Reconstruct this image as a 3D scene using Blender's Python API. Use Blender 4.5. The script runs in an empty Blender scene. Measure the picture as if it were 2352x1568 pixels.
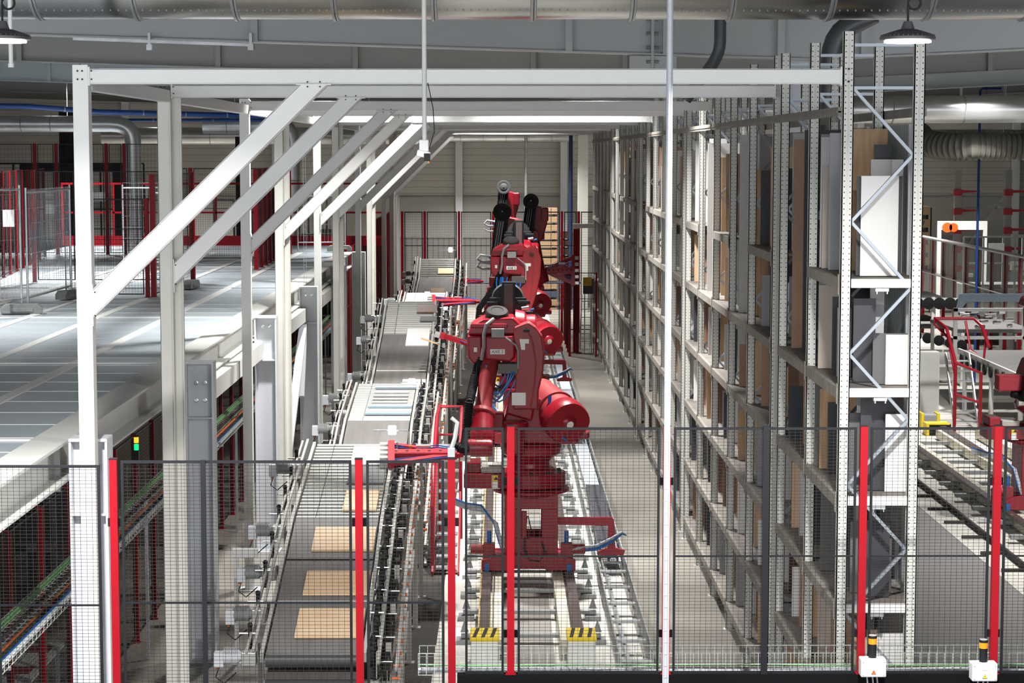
import bpy, math, random
from mathutils import Vector, Matrix
PI = math.pi
sc = bpy.context.scene
col = sc.collection
rnd = random.Random(7)

# ---------------------------------------------------------------- camera
cam_d = bpy.data.cameras.new('camera')
cam = bpy.data.objects.new('camera', cam_d)
col.objects.link(cam)
cam_d.sensor_width = 36.0
cam_d.lens = 36.0 * 4737.0 / 2352.0
cam_d.clip_start = 0.2
cam_d.clip_end = 400
cam.location = (0, 0, 7.0)
TH = math.atan(434 / 4737.0)
PS = math.atan(21 * math.cos(TH) / 4737.0)
cam.rotation_euler = (PI / 2 - TH, 0, -PS)
sc.camera = cam

# ---------------------------------------------------------------- world, exposure
w = bpy.data.worlds.new('ambient_fill')  # even ambient fill, added to enter through the open camera side
sc.world = w
w.use_nodes = True
w.node_tree.nodes['Background'].inputs[0].default_value = (0.93, 0.96, 1.0, 1)
w.node_tree.nodes['Background'].inputs[1].default_value = 1.95
sc.view_settings.view_transform = 'Standard'
sc.view_settings.look = 'None'
sc.view_settings.exposure = 0.72
sc.view_settings.gamma = 1.0
sc.view_settings.use_curve_mapping = False
cy = sc.cycles
cy.max_bounces = 5
cy.diffuse_bounces = 3
cy.glossy_bounces = 3
cy.transmission_bounces = 3
cy.transparent_max_bounces = 6
cy.caustics_reflective = False
cy.caustics_refractive = False
cy.sample_clamp_indirect = 4.0
cy.use_denoising = True

LAMPS = [  # x, y, z, watts of the high bay lamps of the hall, plus two added ones
    (2.92, 15.0, 7.80, 720), (-3.60, 15.0, 7.80, 720),
    (1.5, 34.0, 9.2, 420), (-3.0, 34.0, 9.2, 330),
    (1.2, 44.5, 9.2, 380), (-3.0, 44.5, 9.2, 250),
    (1.2, 59.5, 9.2, 380), (-3.0, 59.5, 9.2, 280),
    (0.0, 75.0, 9.3, 330), (-1.0, 89.5, 9.3, 1100),
    (-11.0, 34.0, 9.2, 330), (-10.0, 48.0, 9.2, 360), (-13.5, 62.0, 9.2, 420), (-12.9, 80.0, 8.0, 420),
    (11.5, 34.0, 9.2, 420), (11.5, 48.0, 9.2, 420), (13.6, 58.3, 8.0, 300), (16.0, 80.0, 9.0, 700), (13.0, 90.0, 9.3, 700), (-15.0, 90.0, 9.3, 700),  # last two lamps are added out of view to brighten the back wall
]

# ---------------------------------------------------------------- materials
MATS = {}
def mat(name, c, rough=0.5, metal=0.0, var=0.0, vs=3.0, emis=None, es=0.0, stretch=None, alpha=None, coat=0.0, bump=0.0, bs=40.0, c2=None, spec=0.5):
    if name in MATS: return MATS[name]
    m = bpy.data.materials.new(name); m.use_nodes = True
    nt = m.node_tree; b = nt.nodes['Principled BSDF']
    b.inputs['Base Color'].default_value = (*c, 1)
    b.inputs['Roughness'].default_value = rough
    b.inputs['Metallic'].default_value = metal; b.inputs['Specular IOR Level'].default_value = spec
    if coat: b.inputs['Coat Weight'].default_value = coat; b.inputs['Coat Roughness'].default_value = 0.12
    if emis:
        b.inputs['Emission Color'].default_value = (*emis, 1); b.inputs['Emission Strength'].default_value = es
    if alpha is not None: b.inputs['Alpha'].default_value = alpha
    if var or bump or c2:
        tc = nt.nodes.new('ShaderNodeTexCoord'); mp = nt.nodes.new('ShaderNodeMapping')
        nt.links.new(tc.outputs['Object'], mp.inputs['Vector'])
        if stretch: mp.inputs['Scale'].default_value = stretch
    if var or c2:
        no = nt.nodes.new('ShaderNodeTexNoise'); no.inputs['Scale'].default_value = vs; no.inputs['Detail'].default_value = 5
        nt.links.new(mp.outputs['Vector'], no.inputs['Vector'])
        mx = nt.nodes.new('ShaderNodeMix'); mx.data_type = 'RGBA'
        lo = c2 if c2 else tuple(max(0, v * (1 - var)) for v in c)
        hi = c if c2 else tuple(min(1, v * (1 + var)) for v in c)
        mx.inputs['A'].default_value = (*lo, 1); mx.inputs['B'].default_value = (*hi, 1)
        cr = nt.nodes.new('ShaderNodeMapRange'); cr.inputs['From Min'].default_value = 0.32; cr.inputs['From Max'].default_value = 0.68
        nt.links.new(no.outputs['Fac'], cr.inputs['Value']); nt.links.new(cr.outputs['Result'], mx.inputs['Factor'])
        nt.links.new(mx.outputs['Result'], b.inputs['Base Color'])
    if bump:
        n2 = nt.nodes.new('ShaderNodeTexNoise'); n2.inputs['Scale'].default_value = bs
        nt.links.new(mp.outputs['Vector'], n2.inputs['Vector'])
        bm = nt.nodes.new('ShaderNodeBump'); bm.inputs['Strength'].default_value = bump
        nt.links.new(n2.outputs['Fac'], bm.inputs['Height']); nt.links.new(bm.outputs['Normal'], b.inputs['Normal'])
    MATS[name] = m
    return m

def ribbed(name, c, c2, axis, period, duty=0.5, rough=0.5, metal=0.0, bump=0.3):
    """panel whose ribs or grooves repeat along one object axis"""
    m = mat(name, c, rough, metal); nt = m.node_tree; b = nt.nodes['Principled BSDF']
    tc = nt.nodes.new('ShaderNodeTexCoord'); sx = nt.nodes.new('ShaderNodeSeparateXYZ')
    nt.links.new(tc.outputs['Object'], sx.inputs[0])
    a = nt.nodes.new('ShaderNodeMath'); a.operation = 'DIVIDE'; a.inputs[1].default_value = period
    nt.links.new(sx.outputs[axis], a.inputs[0])
    f = nt.nodes.new('ShaderNodeMath'); f.operation = 'FRACT'; nt.links.new(a.outputs[0], f.inputs[0])
    g = nt.nodes.new('ShaderNodeMath'); g.operation = 'GREATER_THAN'; g.inputs[1].default_value = duty
    nt.links.new(f.outputs[0], g.inputs[0])
    mx = nt.nodes.new('ShaderNodeMix'); mx.data_type = 'RGBA'
    mx.inputs['A'].default_value = (*c, 1); mx.inputs['B'].default_value = (*c2, 1)
    nt.links.new(g.outputs[0], mx.inputs['Factor'])
    no = nt.nodes.new('ShaderNodeTexNoise'); no.inputs['Scale'].default_value = 0.6
    nt.links.new(tc.outputs['Object'], no.inputs['Vector'])
    mr = nt.nodes.new('ShaderNodeMapRange'); mr.inputs['To Min'].default_value = 0.8; mr.inputs['To Max'].default_value = 1.15
    nt.links.new(no.outputs['Fac'], mr.inputs['Value'])
    vm = nt.nodes.new('ShaderNodeVectorMath'); vm.operation = 'SCALE'
    nt.links.new(mx.outputs['Result'], vm.inputs[0]); nt.links.new(mr.outputs['Result'], vm.inputs['Scale'])
    nt.links.new(vm.outputs[0], b.inputs['Base Color'])
    if bump:
        bm = nt.nodes.new('ShaderNodeBump'); bm.inputs['Strength'].default_value = bump
        nt.links.new(g.outputs[0], bm.inputs['Height']); nt.links.new(bm.outputs['Normal'], b.inputs['Normal'])
    return m

def punched(name, c, hole, cols, pz=0.062, px=0.0, r=0.008, rough=0.4):
    """painted profile with rows of punched holes down its length (object X/Y and Z)"""
    m = mat(name, c, rough); nt = m.node_tree; b = nt.nodes['Principled BSDF']
    tc = nt.nodes.new('ShaderNodeTexCoord'); sx = nt.nodes.new('ShaderNodeSeparateXYZ')
    nt.links.new(tc.outputs['Object'], sx.inputs[0])
    def mth(op, a, bb=None):
        n = nt.nodes.new('ShaderNodeMath'); n.operation = op
        for i, v in enumerate((a, bb)):
            if v is None: continue
            if isinstance(v, (int, float)): n.inputs[i].default_value = v
            else: nt.links.new(v, n.inputs[i])
        return n.outputs[0]
    z = mth('MULTIPLY', mth('SUBTRACT', mth('FRACT', mth('DIVIDE', sx.outputs[2], pz)), 0.5), pz)
    tot = None
    for ax, cpos in cols:
        d = mth('SUBTRACT', sx.outputs[ax], cpos)
        dd = mth('SQRT', mth('ADD', mth('MULTIPLY', d, d), mth('MULTIPLY', z, z)))
        h = mth('LESS_THAN', dd, r)
        tot = h if tot is None else mth('MAXIMUM', tot, h)
    mx = nt.nodes.new('ShaderNodeMix'); mx.data_type = 'RGBA'
    mx.inputs['A'].default_value = (*c, 1); mx.inputs['B'].default_value = (*hole, 1)
    nt.links.new(tot, mx.inputs['Factor']); nt.links.new(mx.outputs['Result'], b.inputs['Base Color'])
    return m

WHITE = mat('white_paint', (0.74, 0.74, 0.72), 0.38, var=0.02, vs=2.0)
CREAM = mat('cream_paint', (0.66, 0.65, 0.60), 0.45, var=0.04)
GREYP = mat('grey_paint', (0.64, 0.66, 0.70), 0.45, var=0.03, vs=1.0)
RAL = mat('pale_grey_steel', (0.60, 0.61, 0.58), 0.45, var=0.04)
BEAMM = mat('shelf_beam_paint', (0.20, 0.18, 0.155), 0.7, c2=(0.29, 0.27, 0.24), vs=1.2, stretch=(1, 6, 6))
RED = mat('robot_red', (0.27, 0.008, 0.018), 0.30, var=0.05, vs=1.5, spec=0.42)
REDL = mat('robot_red_dusty', (0.29, 0.030, 0.034), 0.5, var=0.2, vs=3, spec=0.35)
REDT = mat('tool_red', (0.38, 0.009, 0.020), 0.42)
REDF = mat('fence_red', (0.24, 0.002, 0.008), 0.45, spec=0.2)
BLACK = mat('black_paint', (0.008, 0.009, 0.011), 0.45, spec=0.25)
RUBBER = mat('black_rubber', (0.010, 0.010, 0.011), 0.65, spec=0.2)
WIRE = mat('mesh_wire', (0.02, 0.018, 0.018), 0.5, spec=0.2)
GALV = mat('galvanised_steel', (0.50, 0.52, 0.54), 0.38, 0.75, var=0.15, vs=4)
DUCT = mat('duct_steel', (0.55, 0.56, 0.56), 0.33, 0.65, var=0.12, vs=1.2)
DUCTD = mat('dark_duct_plastic', (0.10, 0.11, 0.12), 0.4, 0.2)
FLEXM = mat('flexible_duct_foil', (0.20, 0.19, 0.165), 0.5, 0.4)
ALU = mat('aluminium', (0.62, 0.62, 0.60), 0.35, 0.8)
ZINC = mat('zinc_brace', (0.30, 0.335, 0.37), 0.4, 0.5)
BELT = mat('conveyor_belt', (0.125, 0.112, 0.104), 0.6, c2=(0.165, 0.155, 0.15), vs=1.5, stretch=(6, 0.5, 1))
ROLLER = mat('roller_steel', (0.42, 0.42, 0.39), 0.4, 0.3)
ORANGE = mat('orange_knob', (0.75, 0.14, 0.01), 0.45)
BLUEH = mat('blue_hose', (0.01, 0.12, 0.42), 0.35)
BLUEP = mat('blue_pipe_paint', (0.008, 0.05, 0.22), 0.4)
GREYH = mat('grey_hose', (0.42, 0.45, 0.48), 0.45)
GREENC = mat('green_cable', (0.16, 0.45, 0.14), 0.5)
ORANGC = mat('orange_cable', (0.72, 0.16, 0.03), 0.5)
YELLOW = mat('warning_yellow', (0.85, 0.62, 0.01), 0.45)
LABELW = mat('label_white', (0.80, 0.80, 0.78), 0.5)
INK = mat('label_ink', (0.02, 0.02, 0.02), 0.6)
AMBER = mat('amber_lens', (0.85, 0.20, 0.01), 0.25, emis=(1.0, 0.25, 0.01), es=0.25)
LED = mat('led_panel', (1, 1, 1), 0.5, emis=(1, 1, 1), es=14)
LENS = mat('lamp_lens', (1, 1, 1), 0.5, emis=(1.0, 0.99, 0.97), es=9)
LAMPH = mat('lamp_housing', (0.10, 0.10, 0.11), 0.4, 0.3)
CONC = mat('foot_concrete', (0.20, 0.21, 0.21), 0.85, var=0.15, vs=8, bump=0.2)
CARD = mat('cardboard_board', (0.31, 0.20, 0.11), 0.8, var=0.1, vs=2)
PINE = mat('pine_board', (0.86, 0.62, 0.38), 0.55, c2=(0.80, 0.52, 0.28), vs=2.2, stretch=(1.2, 6, 1))
BPL = mat('pale_blue_panel', (0.42, 0.53, 0.62), 0.45)
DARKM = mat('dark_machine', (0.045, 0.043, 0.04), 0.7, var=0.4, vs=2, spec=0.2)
MIDM = mat('machine_grey', (0.28, 0.29, 0.29), 0.5, var=0.15)
STEEL = mat('bright_steel', (0.65, 0.66, 0.68), 0.25, 0.9)
GLASS = mat('clear_sheet', (0.75, 0.82, 0.80), 0.08, 0.0, alpha=0.16)
TUBEP = mat('translucent_tube', (0.50, 0.54, 0.60), 0.25, alpha=0.90)

# ---------------------------------------------------------------- mesh builder
class MB:
    def __init__(s): s.v = []; s.f = []; s.c = []
    def add(s, vs, fs):
        s.c.append((len(s.v), len(s.f))); n = len(s.v); s.v += [tuple(p) for p in vs]; s.f += [tuple(n + i for i in f) for f in fs]; return s
    def box(s, x0, x1, y0, y1, z0, z1):
        vs = [(x, y, z) for x in (x0, x1) for y in (y0, y1) for z in (z0, z1)]
        return s.add(vs, [(0, 1, 3, 2), (4, 6, 7, 5), (0, 4, 5, 1), (2, 3, 7, 6), (0, 2, 6, 4), (1, 5, 7, 3)])
    def bar(s, p, q, wd, h=None, up=(0, 0, 1)):
        h = h or wd; p = Vector(p); q = Vector(q); d = (q - p).normalized(); u = Vector(up)
        if abs(d.dot(u)) > 0.98: u = Vector((0, 1, 0))
        a = d.cross(u).normalized(); b = a.cross(d).normalized()
        vs = [c + a * (sa * wd / 2) + b * (sb * h / 2) for c in (p, q) for sa in (-1, 1) for sb in (-1, 1)]
        return s.add(vs, [(0, 1, 3, 2), (4, 6, 7, 5), (0, 4, 5, 1), (2, 3, 7, 6), (0, 2, 6, 4), (1, 5, 7, 3)])
    def ring(s, c, d, r, n, ph=0.0, sy=1.0):
        d = Vector(d).normalized(); u = Vector((0, 0, 1))
        if abs(d.dot(u)) > 0.95: u = Vector((0, 1, 0))
        a = d.cross(u).normalized(); b = a.cross(d).normalized()
        return [Vector(c) + a * (r * math.cos(ph + 2 * PI * i / n)) + b * (r * sy * math.sin(ph + 2 * PI * i / n)) for i in range(n)]
    def rings(s, rs, cap=True):
        n = len(rs[0]); vs = [p for r in rs for p in r]; fs = []
        for k in range(len(rs) - 1):
            for i in range(n):
                j = (i + 1) % n
                fs.append((k * n + i, k * n + j, (k + 1) * n + j, (k + 1) * n + i))
        if cap: fs += [tuple(range(n))[::-1], tuple((len(rs) - 1) * n + i for i in range(n))]
        return s.add(vs, fs)
    def cyl(s, p, q, r, r2=None, n=14, ph=0.0):
        d = Vector(q) - Vector(p)
        return s.rings([s.ring(p, d, r, n, ph), s.ring(q, d, r if r2 is None else r2, n, ph)])
    def lathe(s, o, d, prof, n=20):
        d = Vector(d).normalized(); o = Vector(o)
        return s.rings([s.ring(o + d * t, d, max(r, 1e-4), n) for r, t in prof])
    def tube(s, pts, r, n=8, close=False):
        P = [Vector(p) for p in pts]; rs = []; prev = None
        for i, p in enumerate(P):
            d = (P[min(i + 1, len(P) - 1)] - P[max(i - 1, 0)]).normalized()
            if prev is None:
                u = Vector((0, 0, 1)) if abs(d.z) < 0.95 else Vector((0, 1, 0)); a = d.cross(u).normalized()
            else: a = (prev - d * prev.dot(d)).normalized()
            prev = a; b = a.cross(d)
            rr = r[i] if isinstance(r, (list, tuple)) else r
            rs.append([p + a * (rr * math.cos(2 * PI * k / n)) + b * (rr * math.sin(2 * PI * k / n)) for k in range(n)])
        return s.rings(rs)
    def prism(s, poly, ax, t0, t1):
        """poly in the plane across axis ax (0: yz, 1: xz, 2: xy), extruded t0..t1 along it"""
        def P(a, b, t): return (t, a, b) if ax == 0 else (a, t, b) if ax == 1 else (a, b, t)
        n = len(poly); vs = [P(a, b, t0) for a, b in poly] + [P(a, b, t1) for a, b in poly]
        return s.add(vs, [tuple(range(n)), tuple(range(2 * n - 1, n - 1, -1))] + [(i, i + n, (i + 1) % n + n, (i + 1) % n) for i in range(n)])
    def ibeam(s, p, q, wd, h, tf=0.015, up=(0, 0, 1)):
        p = Vector(p); q = Vector(q); d = (q - p).normalized(); u = Vector(up); a = d.cross(u).normalized(); b = a.cross(d).normalized()
        o = b * (h / 2 - tf / 2)
        s.bar(p + o, q + o, wd, tf, up); s.bar(p - o, q - o, wd, tf, up); s.bar(p, q, tf * 0.8, h - 2 * tf, up); return s
    def build(s, name, m, parent=None, loc=None, bevel=0, smooth=False, kind=None, label=None, seg=2, per=0):
        if per and len(s.c) > per:
            first = None; cs = s.c[::per] + [(len(s.v), len(s.f))]
            for (v0, f0), (v1, f1) in zip(cs[:-1], cs[1:]):
                q = MB(); q.add(s.v[v0:v1], [tuple(i - v0 for i in f) for f in s.f[f0:f1]])
                o = q.build(name, m, parent, loc, bevel, smooth, kind, label, seg)
                first = first or o
            return first
        me = bpy.data.meshes.new(name); me.from_pydata(s.v, [], s.f); me.update()
        fix_normals(me)
        me.materials.append(m)
        if smooth:
            me.shade_smooth(); me.set_sharp_from_angle(angle=math.radians(35))
        o = bpy.data.objects.new(name, me); col.objects.link(o)
        if parent: o.parent = parent
        if loc: o.location = loc
        if bevel:
            md = o.modifiers.new('bevel', 'BEVEL'); md.width = bevel; md.segments = seg; md.limit_method = 'ANGLE'
        if kind: o['kind'] = kind
        if label: o['label'] = label
        return o

import bmesh
def fix_normals(me):
    bm = bmesh.new(); bm.from_mesh(me); bmesh.ops.recalc_face_normals(bm, faces=bm.faces); bm.to_mesh(me); bm.free()

def thing(name, label, cat, loc=(0, 0, 0), rz=0, group=None):
    o = bpy.data.objects.new(name, None); col.objects.link(o); o.location = loc; o.rotation_euler = (0, 0, rz)
    o['label'] = label; o['category'] = cat; o.empty_display_size = 0.2
    if group: o['group'] = group
    return o
def tag(o, label, cat, group=None, kind=None):
    o['label'] = label; o['category'] = cat
    if group: o['group'] = group
    if kind: o['kind'] = kind
    return o
def struct(name, mb, m, **k):
    return mb.build(name, m, kind='structure', **k)
def kids(o): return list(o.children)
def copy_tree(o, parent=None):
    c = o.copy(); col.objects.link(c); c.parent = parent
    for ch in kids(o): copy_tree(ch, c)
    return c
def text(name, s, size, m, parent, loc, rot, label=None):
    cu = bpy.data.curves.new(name + '_curve', 'FONT'); cu.body = s; cu.size = size; cu.align_x = 'CENTER'; cu.align_y = 'CENTER'; cu.extrude = 0.001
    t = bpy.data.objects.new(name, cu); col.objects.link(t)
    bpy.context.view_layer.update()
    me = bpy.data.meshes.new_from_object(t.evaluated_get(bpy.context.evaluated_depsgraph_get()))
    bpy.data.objects.remove(t); me.materials.clear(); me.materials.append(m)
    o = bpy.data.objects.new(name, me); col.objects.link(o); o.parent = parent; o.location = loc; o.rotation_euler = rot
    if label: o['label'] = label
    return o
def arc(c, r, a0, a1, n, f):
    return [f(c[0] + r * math.cos(a0 + (a1 - a0) * i / n), c[1] + r * math.sin(a0 + (a1 - a0) * i / n)) for i in range(n + 1)]
ORD = ['first', 'second', 'third', 'fourth', 'fifth', 'sixth', 'seventh', 'eighth', 'ninth', 'tenth', 'eleventh', 'twelfth',
       'thirteenth', 'fourteenth', 'fifteenth', 'sixteenth', 'seventeenth', 'eighteenth', 'nineteenth', 'twentieth', 'twenty-first', 'twenty-second', 'twenty-third', 'twenty-fourth', 'twenty-fifth']
# ================================================================ hall shell
FLOOR = mat('floor_concrete', (0.20, 0.185, 0.162), 0.36, c2=(0.33, 0.31, 0.27), vs=0.35, bump=0.05, bs=6)
SLAB = mat('slab_concrete', (0.60, 0.58, 0.52), 0.6, c2=(0.70, 0.68, 0.62), vs=0.8)
FLOORD = mat('floor_dark_tone', (0.045, 0.04, 0.036), 0.7, var=0.15, vs=2, spec=0.2)
GREYF = mat('floor_grey_coating', (0.23, 0.225, 0.22), 0.5, var=0.05, vs=0.5)
struct('floor', MB().box(-32, 34, -2, 98, -0.3, 0.0), FLOOR)
struct('trim_1', MB().box(-0.95, 1.95, 20, 90, 0.0, 0.012), SLAB)
struct('trim_2', MB().box(-1.95, -0.955, 19, 80, 0.0, 0.008), FLOORD)  # darker brown strip of floor
struct('trim_7', MB().box(0.0, 0.72, 24, 78, 0.0121, 0.016), mat('floor_between_rails', (0.20, 0.19, 0.17), 0.6, c2=(0.30, 0.28, 0.25), vs=1.0))
struct('trim_3', MB().box(8.25, 16.5, 19, 96, 0.0, 0.012), SLAB)
struct('trim_4', MB().box(4.3, 8.245, 19, 96, 0.0, 0.008), GREYF)
WALLM = ribbed('wall_cladding', (0.46, 0.45, 0.42), (0.33, 0.32, 0.30), 2, 0.30, 0.86, 0.55)
WALLP = mat('wall_plain_band', (0.36, 0.355, 0.33), 0.6, var=0.05, vs=0.3)
WALLV = ribbed('wall_dado_cladding', (0.26, 0.25, 0.24), (0.18, 0.175, 0.17), 0, 0.25, 0.75, 0.6)
wb = struct('wall_back', MB().box(-32, 34, 97, 97.3, 4.9, 10.6), WALLM)
struct('wall_back', MB().box(-32, 34, 97, 97.3, 3.0, 4.9), WALLP)
struct('wall_back', MB().box(-32, 34, 97, 97.3, 0.0, 3.0), WALLV)
for i, z in enumerate((4.88, 3.0)):
    struct('trim_%d' % (5 + i), MB().box(-32, 34, 96.94, 97, z, z + 0.07), MIDM)
struct('wall_left', MB().box(-32.3, -32, -2, 97.3, 0, 10.6), WALLP)
struct('wall_right', MB().box(34, 34.3, -2, 97.3, 0, 10.6), WALLP)
ROOF = ribbed('roof_sheet', (0.27, 0.265, 0.25), (0.18, 0.175, 0.17), 0, 0.4, 0.6, 0.6)
struct('ceiling', MB().box(-32, 34, -2, 97.3, 10.6, 10.8), ROOF)
# columns of the back wall
for i, x in enumerate((-24.6, -17.6, -10.6, -2.05, 2.85, 9.6, 16.7, 24)):
    o = MB().box(x - 0.16, x + 0.16, 96.6, 96.94, 0, 10.6).build('wall_column', GREYP)
    tag(o, 'grey steel column standing against the far back wall, %s one from the left' % ORD[i], 'column', 'columns of the back wall')

# roof girders with flanges and stiffeners, low point over the grey column
def girder(Y, zc, depth, m, label, stiff, xl=-16, xr=17):
    g = thing('roof_girder', label, 'roof girder', (0, Y, 0))
    xc = 4.55
    sl, sr = 0.031, 0.048
    for a, b, sa in ((xl, xc, sl), (xc, xr, sr)):
        if sa is sl: za, zb = zc + sl * (xc - a), zc
        else: za, zb = zc, zc + sr * (b - xc)
        m1 = MB().prism([(a, za + 0.02), (b, zb + 0.02), (b, zb + depth), (a, za + depth)], 1, -0.012, 0.012)
        m1.build('web', m, g)
        m2 = MB().prism([(a, za), (b, zb), (b, zb + 0.022), (a, za + 0.022)], 1, -0.14, 0.14)
        m2.prism([(a, za + depth), (b, zb + depth), (b, zb + depth + 0.022), (a, za + depth + 0.022)], 1, -0.14, 0.14)
        m2.build('flange', m, g)
    for x in stiff:
        z = zc + (sl * (xc - x) if x < xc else sr * (x - xc))
        MB().box(x - 0.05, x + 0.05, -0.13, -0.012, z + 0.02, z + depth).build('stiffener_plate', m, g)
    return g
GW = mat('girder_lit', (0.56, 0.58, 0.59), 0.5)  # girder colours carry the lamp light and shade on each web
GD = mat('girder_shaded', (0.33, 0.33, 0.32), 0.55)
GB = mat('girder_bluish_lit', (0.60, 0.66, 0.70), 0.5)
g = girder(30.0, 8.32, 1.1, GW, 'lit pale roof girder nearest the camera, just behind the big duct', (-13, -3.57, 0.95, 2.35, 4.0, 5.2))
mb = MB().box(2.13, 2.17, -0.15, 0.15, 8.12, 8.36 + 1.0)
mb.box(1.83, 2.5, -0.1, 0.1, 8.19, 8.38)
mb.build('splice_plate', GW, g)
for s in (-1, 1):
    bm_ = MB()
    for k in range(4): bm_.cyl((2.15 + s * 0.03, -0.1, 8.3 + k * 0.2), (2.15 + s * 0.09, -0.1, 8.3 + k * 0.2), 0.025, n=8)
    bm_.build('bolt', MIDM, g, per=1)
girder(41.0, 8.34, 1.3, GD, 'shaded roof girder, second one back from the camera', (-9.5, -5.6, -2.9, 0.6, 2.4, 9.6, 11.8), -20, 20)
girder(56.0, 8.36, 1.3, GB, 'lit bluish white roof girder, third one back from the camera', (-12.2, 11.2), -24, 24)
girder(71.0, 8.40, 1.3, GD, 'dark roof girder, fourth one back from the camera', (-14, 12), -28, 28)
girder(86.0, 8.45, 1.3, GD, 'dark roof girder nearest the back wall', (-14, 12), -32, 34)
# big grey column behind the rack
cb = thing('roof_column', 'wide grey column rising to the roof behind the storage rack', 'column', (4.55, 30.7, 0))
MB().box(-0.36, 0.36, -0.02, 0.02, 0, 9.5).box(-0.38, -0.35, -0.16, 0.16, 0, 9.5).box(0.35, 0.38, -0.16, 0.16, 0, 9.5).build('shaft', GREYP, cb)
MB().box(-0.42, 0.42, -0.2, 0.2, 0, 0.03).build('base_plate', GREYP, cb)

# pipes with bands
def duct(name, label, pts, r, m, band=1.6, n=24, cat='duct', bandr=1.025, bw=0.03, group=None, hang=()):
    t = thing(name, label, cat, pts[0])
    P = [Vector(p) - Vector(pts[0]) for p in pts]
    MB().tube(P, r, n).build('pipe', m, t, smooth=True)
    bs = MB(); any_ = False
    for a, b in zip(P[:-1], P[1:]):
        L = (b - a).length
        if L < band * 1.2: continue
        k = int(L / band)
        for i in range(1, k + 1):
            c = a + (b - a) * (i / (k + 1)); d = (b - a).normalized()
            bs.lathe(c - d * bw / 2, d, [(r * 0.98, 0), (r * bandr, 0), (r * bandr, bw), (r * 0.98, bw)], n); any_ = True
    if any_: bs.build('seam_ring', MIDM if m is not FLEXM else m, t, smooth=True, per=1)
    for hx_, hz_ in hang: MB().cyl((hx_ - pts[0][0], 0, hz_ - pts[0][2]), (hx_ - pts[0][0], 0, 10.6 - pts[0][2]), 0.012, n=6).build('hanger', GALV, t)
    return t
def elbow(a, c, b, n=6):
    """quarter bend from a over corner c to b"""
    a, c, b = Vector(a), Vector(c), Vector(b); out = []
    for i in range(n + 1):
        t = i / n; out.append(tuple((1 - t) ** 2 * a + 2 * t * (1 - t) * c + t * t * b))
    return out
R0 = 0.62
big = thing('ventilation_duct', 'huge galvanised round duct crossing the top of the picture', 'duct', (0, 21.1, 8.96))
MB().cyl((-9, 0, 0), (9, 0, 0), R0, n=64).build('pipe', mat('big_duct_steel', (0.56, 0.57, 0.57), 0.22, 0.97, var=0.10, vs=0.7, bump=0.02, bs=1.5), big, smooth=True)
for i in range(14):
    x = -5.5 + i * 0.995 + 0.8
    MB().lathe((x, 0, 0), (1, 0, 0), [(R0, 0), (R0 + 0.02, 0.005), (R0 + 0.02, 0.03), (R0, 0.035), (R0 + 0.012, 0.04), (R0 + 0.012, 0.06), (R0, 0.065)], 64).build('seam_ring', GALV, big, smooth=True)
rv = MB()
for i in range(160):
    x = -6.4 + i * 0.08; a = math.radians(-118)
    rv.box(x, x + 0.012, math.cos(a) * R0 - 0.01, math.cos(a) * R0 + 0.004, math.sin(a) * R0 - 0.008, math.sin(a) * R0 + 0.004)
rv.build('rivets', MIDM, big, kind='stuff')
for x in (-7, -2.2, 2.6, 7.4): MB().cyl((x, 0, R0 - 0.01), (x, 0, 10.6 - 8.96), 0.015, n=8).build('hanger', GALV, big)

# drop pipes of dark plastic right of centre
duct('drop_pipe', 'dark grey plastic drop pipe bending left below the big duct', [(3.05, 29.2, 10.3), (3.05, 29.2, 8.55)] + elbow((3.05, 29.2, 8.55), (3.05, 29.2, 8.32), (2.85, 29.4, 8.1)) + [(2.6, 29.5, 7.75)], 0.085, DUCTD, 9)
duct('drop_pipe', 'fat dark pipe running down beside the wide grey roof column', [(4.9, 27.6, 9.4)] + elbow((4.85, 27.6, 8.75), (4.36, 27.6, 8.7), (4.36, 27.6, 8.2)) + [(4.36, 27.6, 5.0), (4.36, 27.6, 0.0)], 0.14, DUCTD, 1.3)

# left hall ducts
duct('ventilation_duct', 'left galvanised duct turning down onto the grating platform', [(-19, 60, 7.82), (-11.35, 60, 7.82)] + elbow((-11.3, 60, 7.82), (-10.7, 60, 7.82), (-10.7, 60, 7.3)) + [(-10.7, 60, 5.6), (-10.7, 60, 4.14)], 0.235, DUCT, 0.9)
duct('ventilation_duct', 'galvanised duct turning down behind the diagonal braces', [(-9.6, 66.5, 7.86), (-7.3, 66.5, 7.86)] + elbow((-7.3, 66.5, 7.86), (-6.75, 66.5, 7.86), (-6.75, 66.5, 7.3)) + [(-6.75, 66.5, 5.5), (-6.75, 66.5, 4.14)], 0.25, DUCT, 0.9)
duct('ventilation_duct', 'long dull duct running along the far wall on the left', [(-17, 88, 7.7), (-3.2, 88, 7.7)], 0.36, DUCT, 1.6, hang=((-14, 8.05), (-9, 8.05), (-5, 8.05)))
duct('ventilation_duct', 'galvanised duct running along the top of the far wall', [(-3.0, 95.5, 7.72), (3.3, 95.5, 7.72)], 0.24, DUCT, 1.15, hang=((-2, 7.95), (2.5, 7.95)))
duct('ventilation_duct', 'shiny duct crossing high behind the rack on the right', [(4.2, 50, 8.02), (18, 50, 8.05)], 0.33, DUCT, 1.9, hang=((6, 8.34), (10, 8.34), (14, 8.34)))
duct('ventilation_duct', 'straight dull duct above the corrugated one on the right', [(10.6, 66, 7.3), (20, 66, 7.3)], 0.42, DUCT, 1.0, hang=((12, 7.7), (16, 7.7)))
t = thing('flexible_duct', 'corrugated flexible duct curving along the right back wall', 'duct', (12.4, 62, 7.9))
cl_ = [Vector(p) for p in elbow((12.5, 62.2, 7.5), (12.3, 60.6, 7.1), (13.6, 60, 7.18), 24)] + [Vector((13.6 + 0.1 * k, 60, 7.18)) for k in range(1, 62)]
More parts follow.
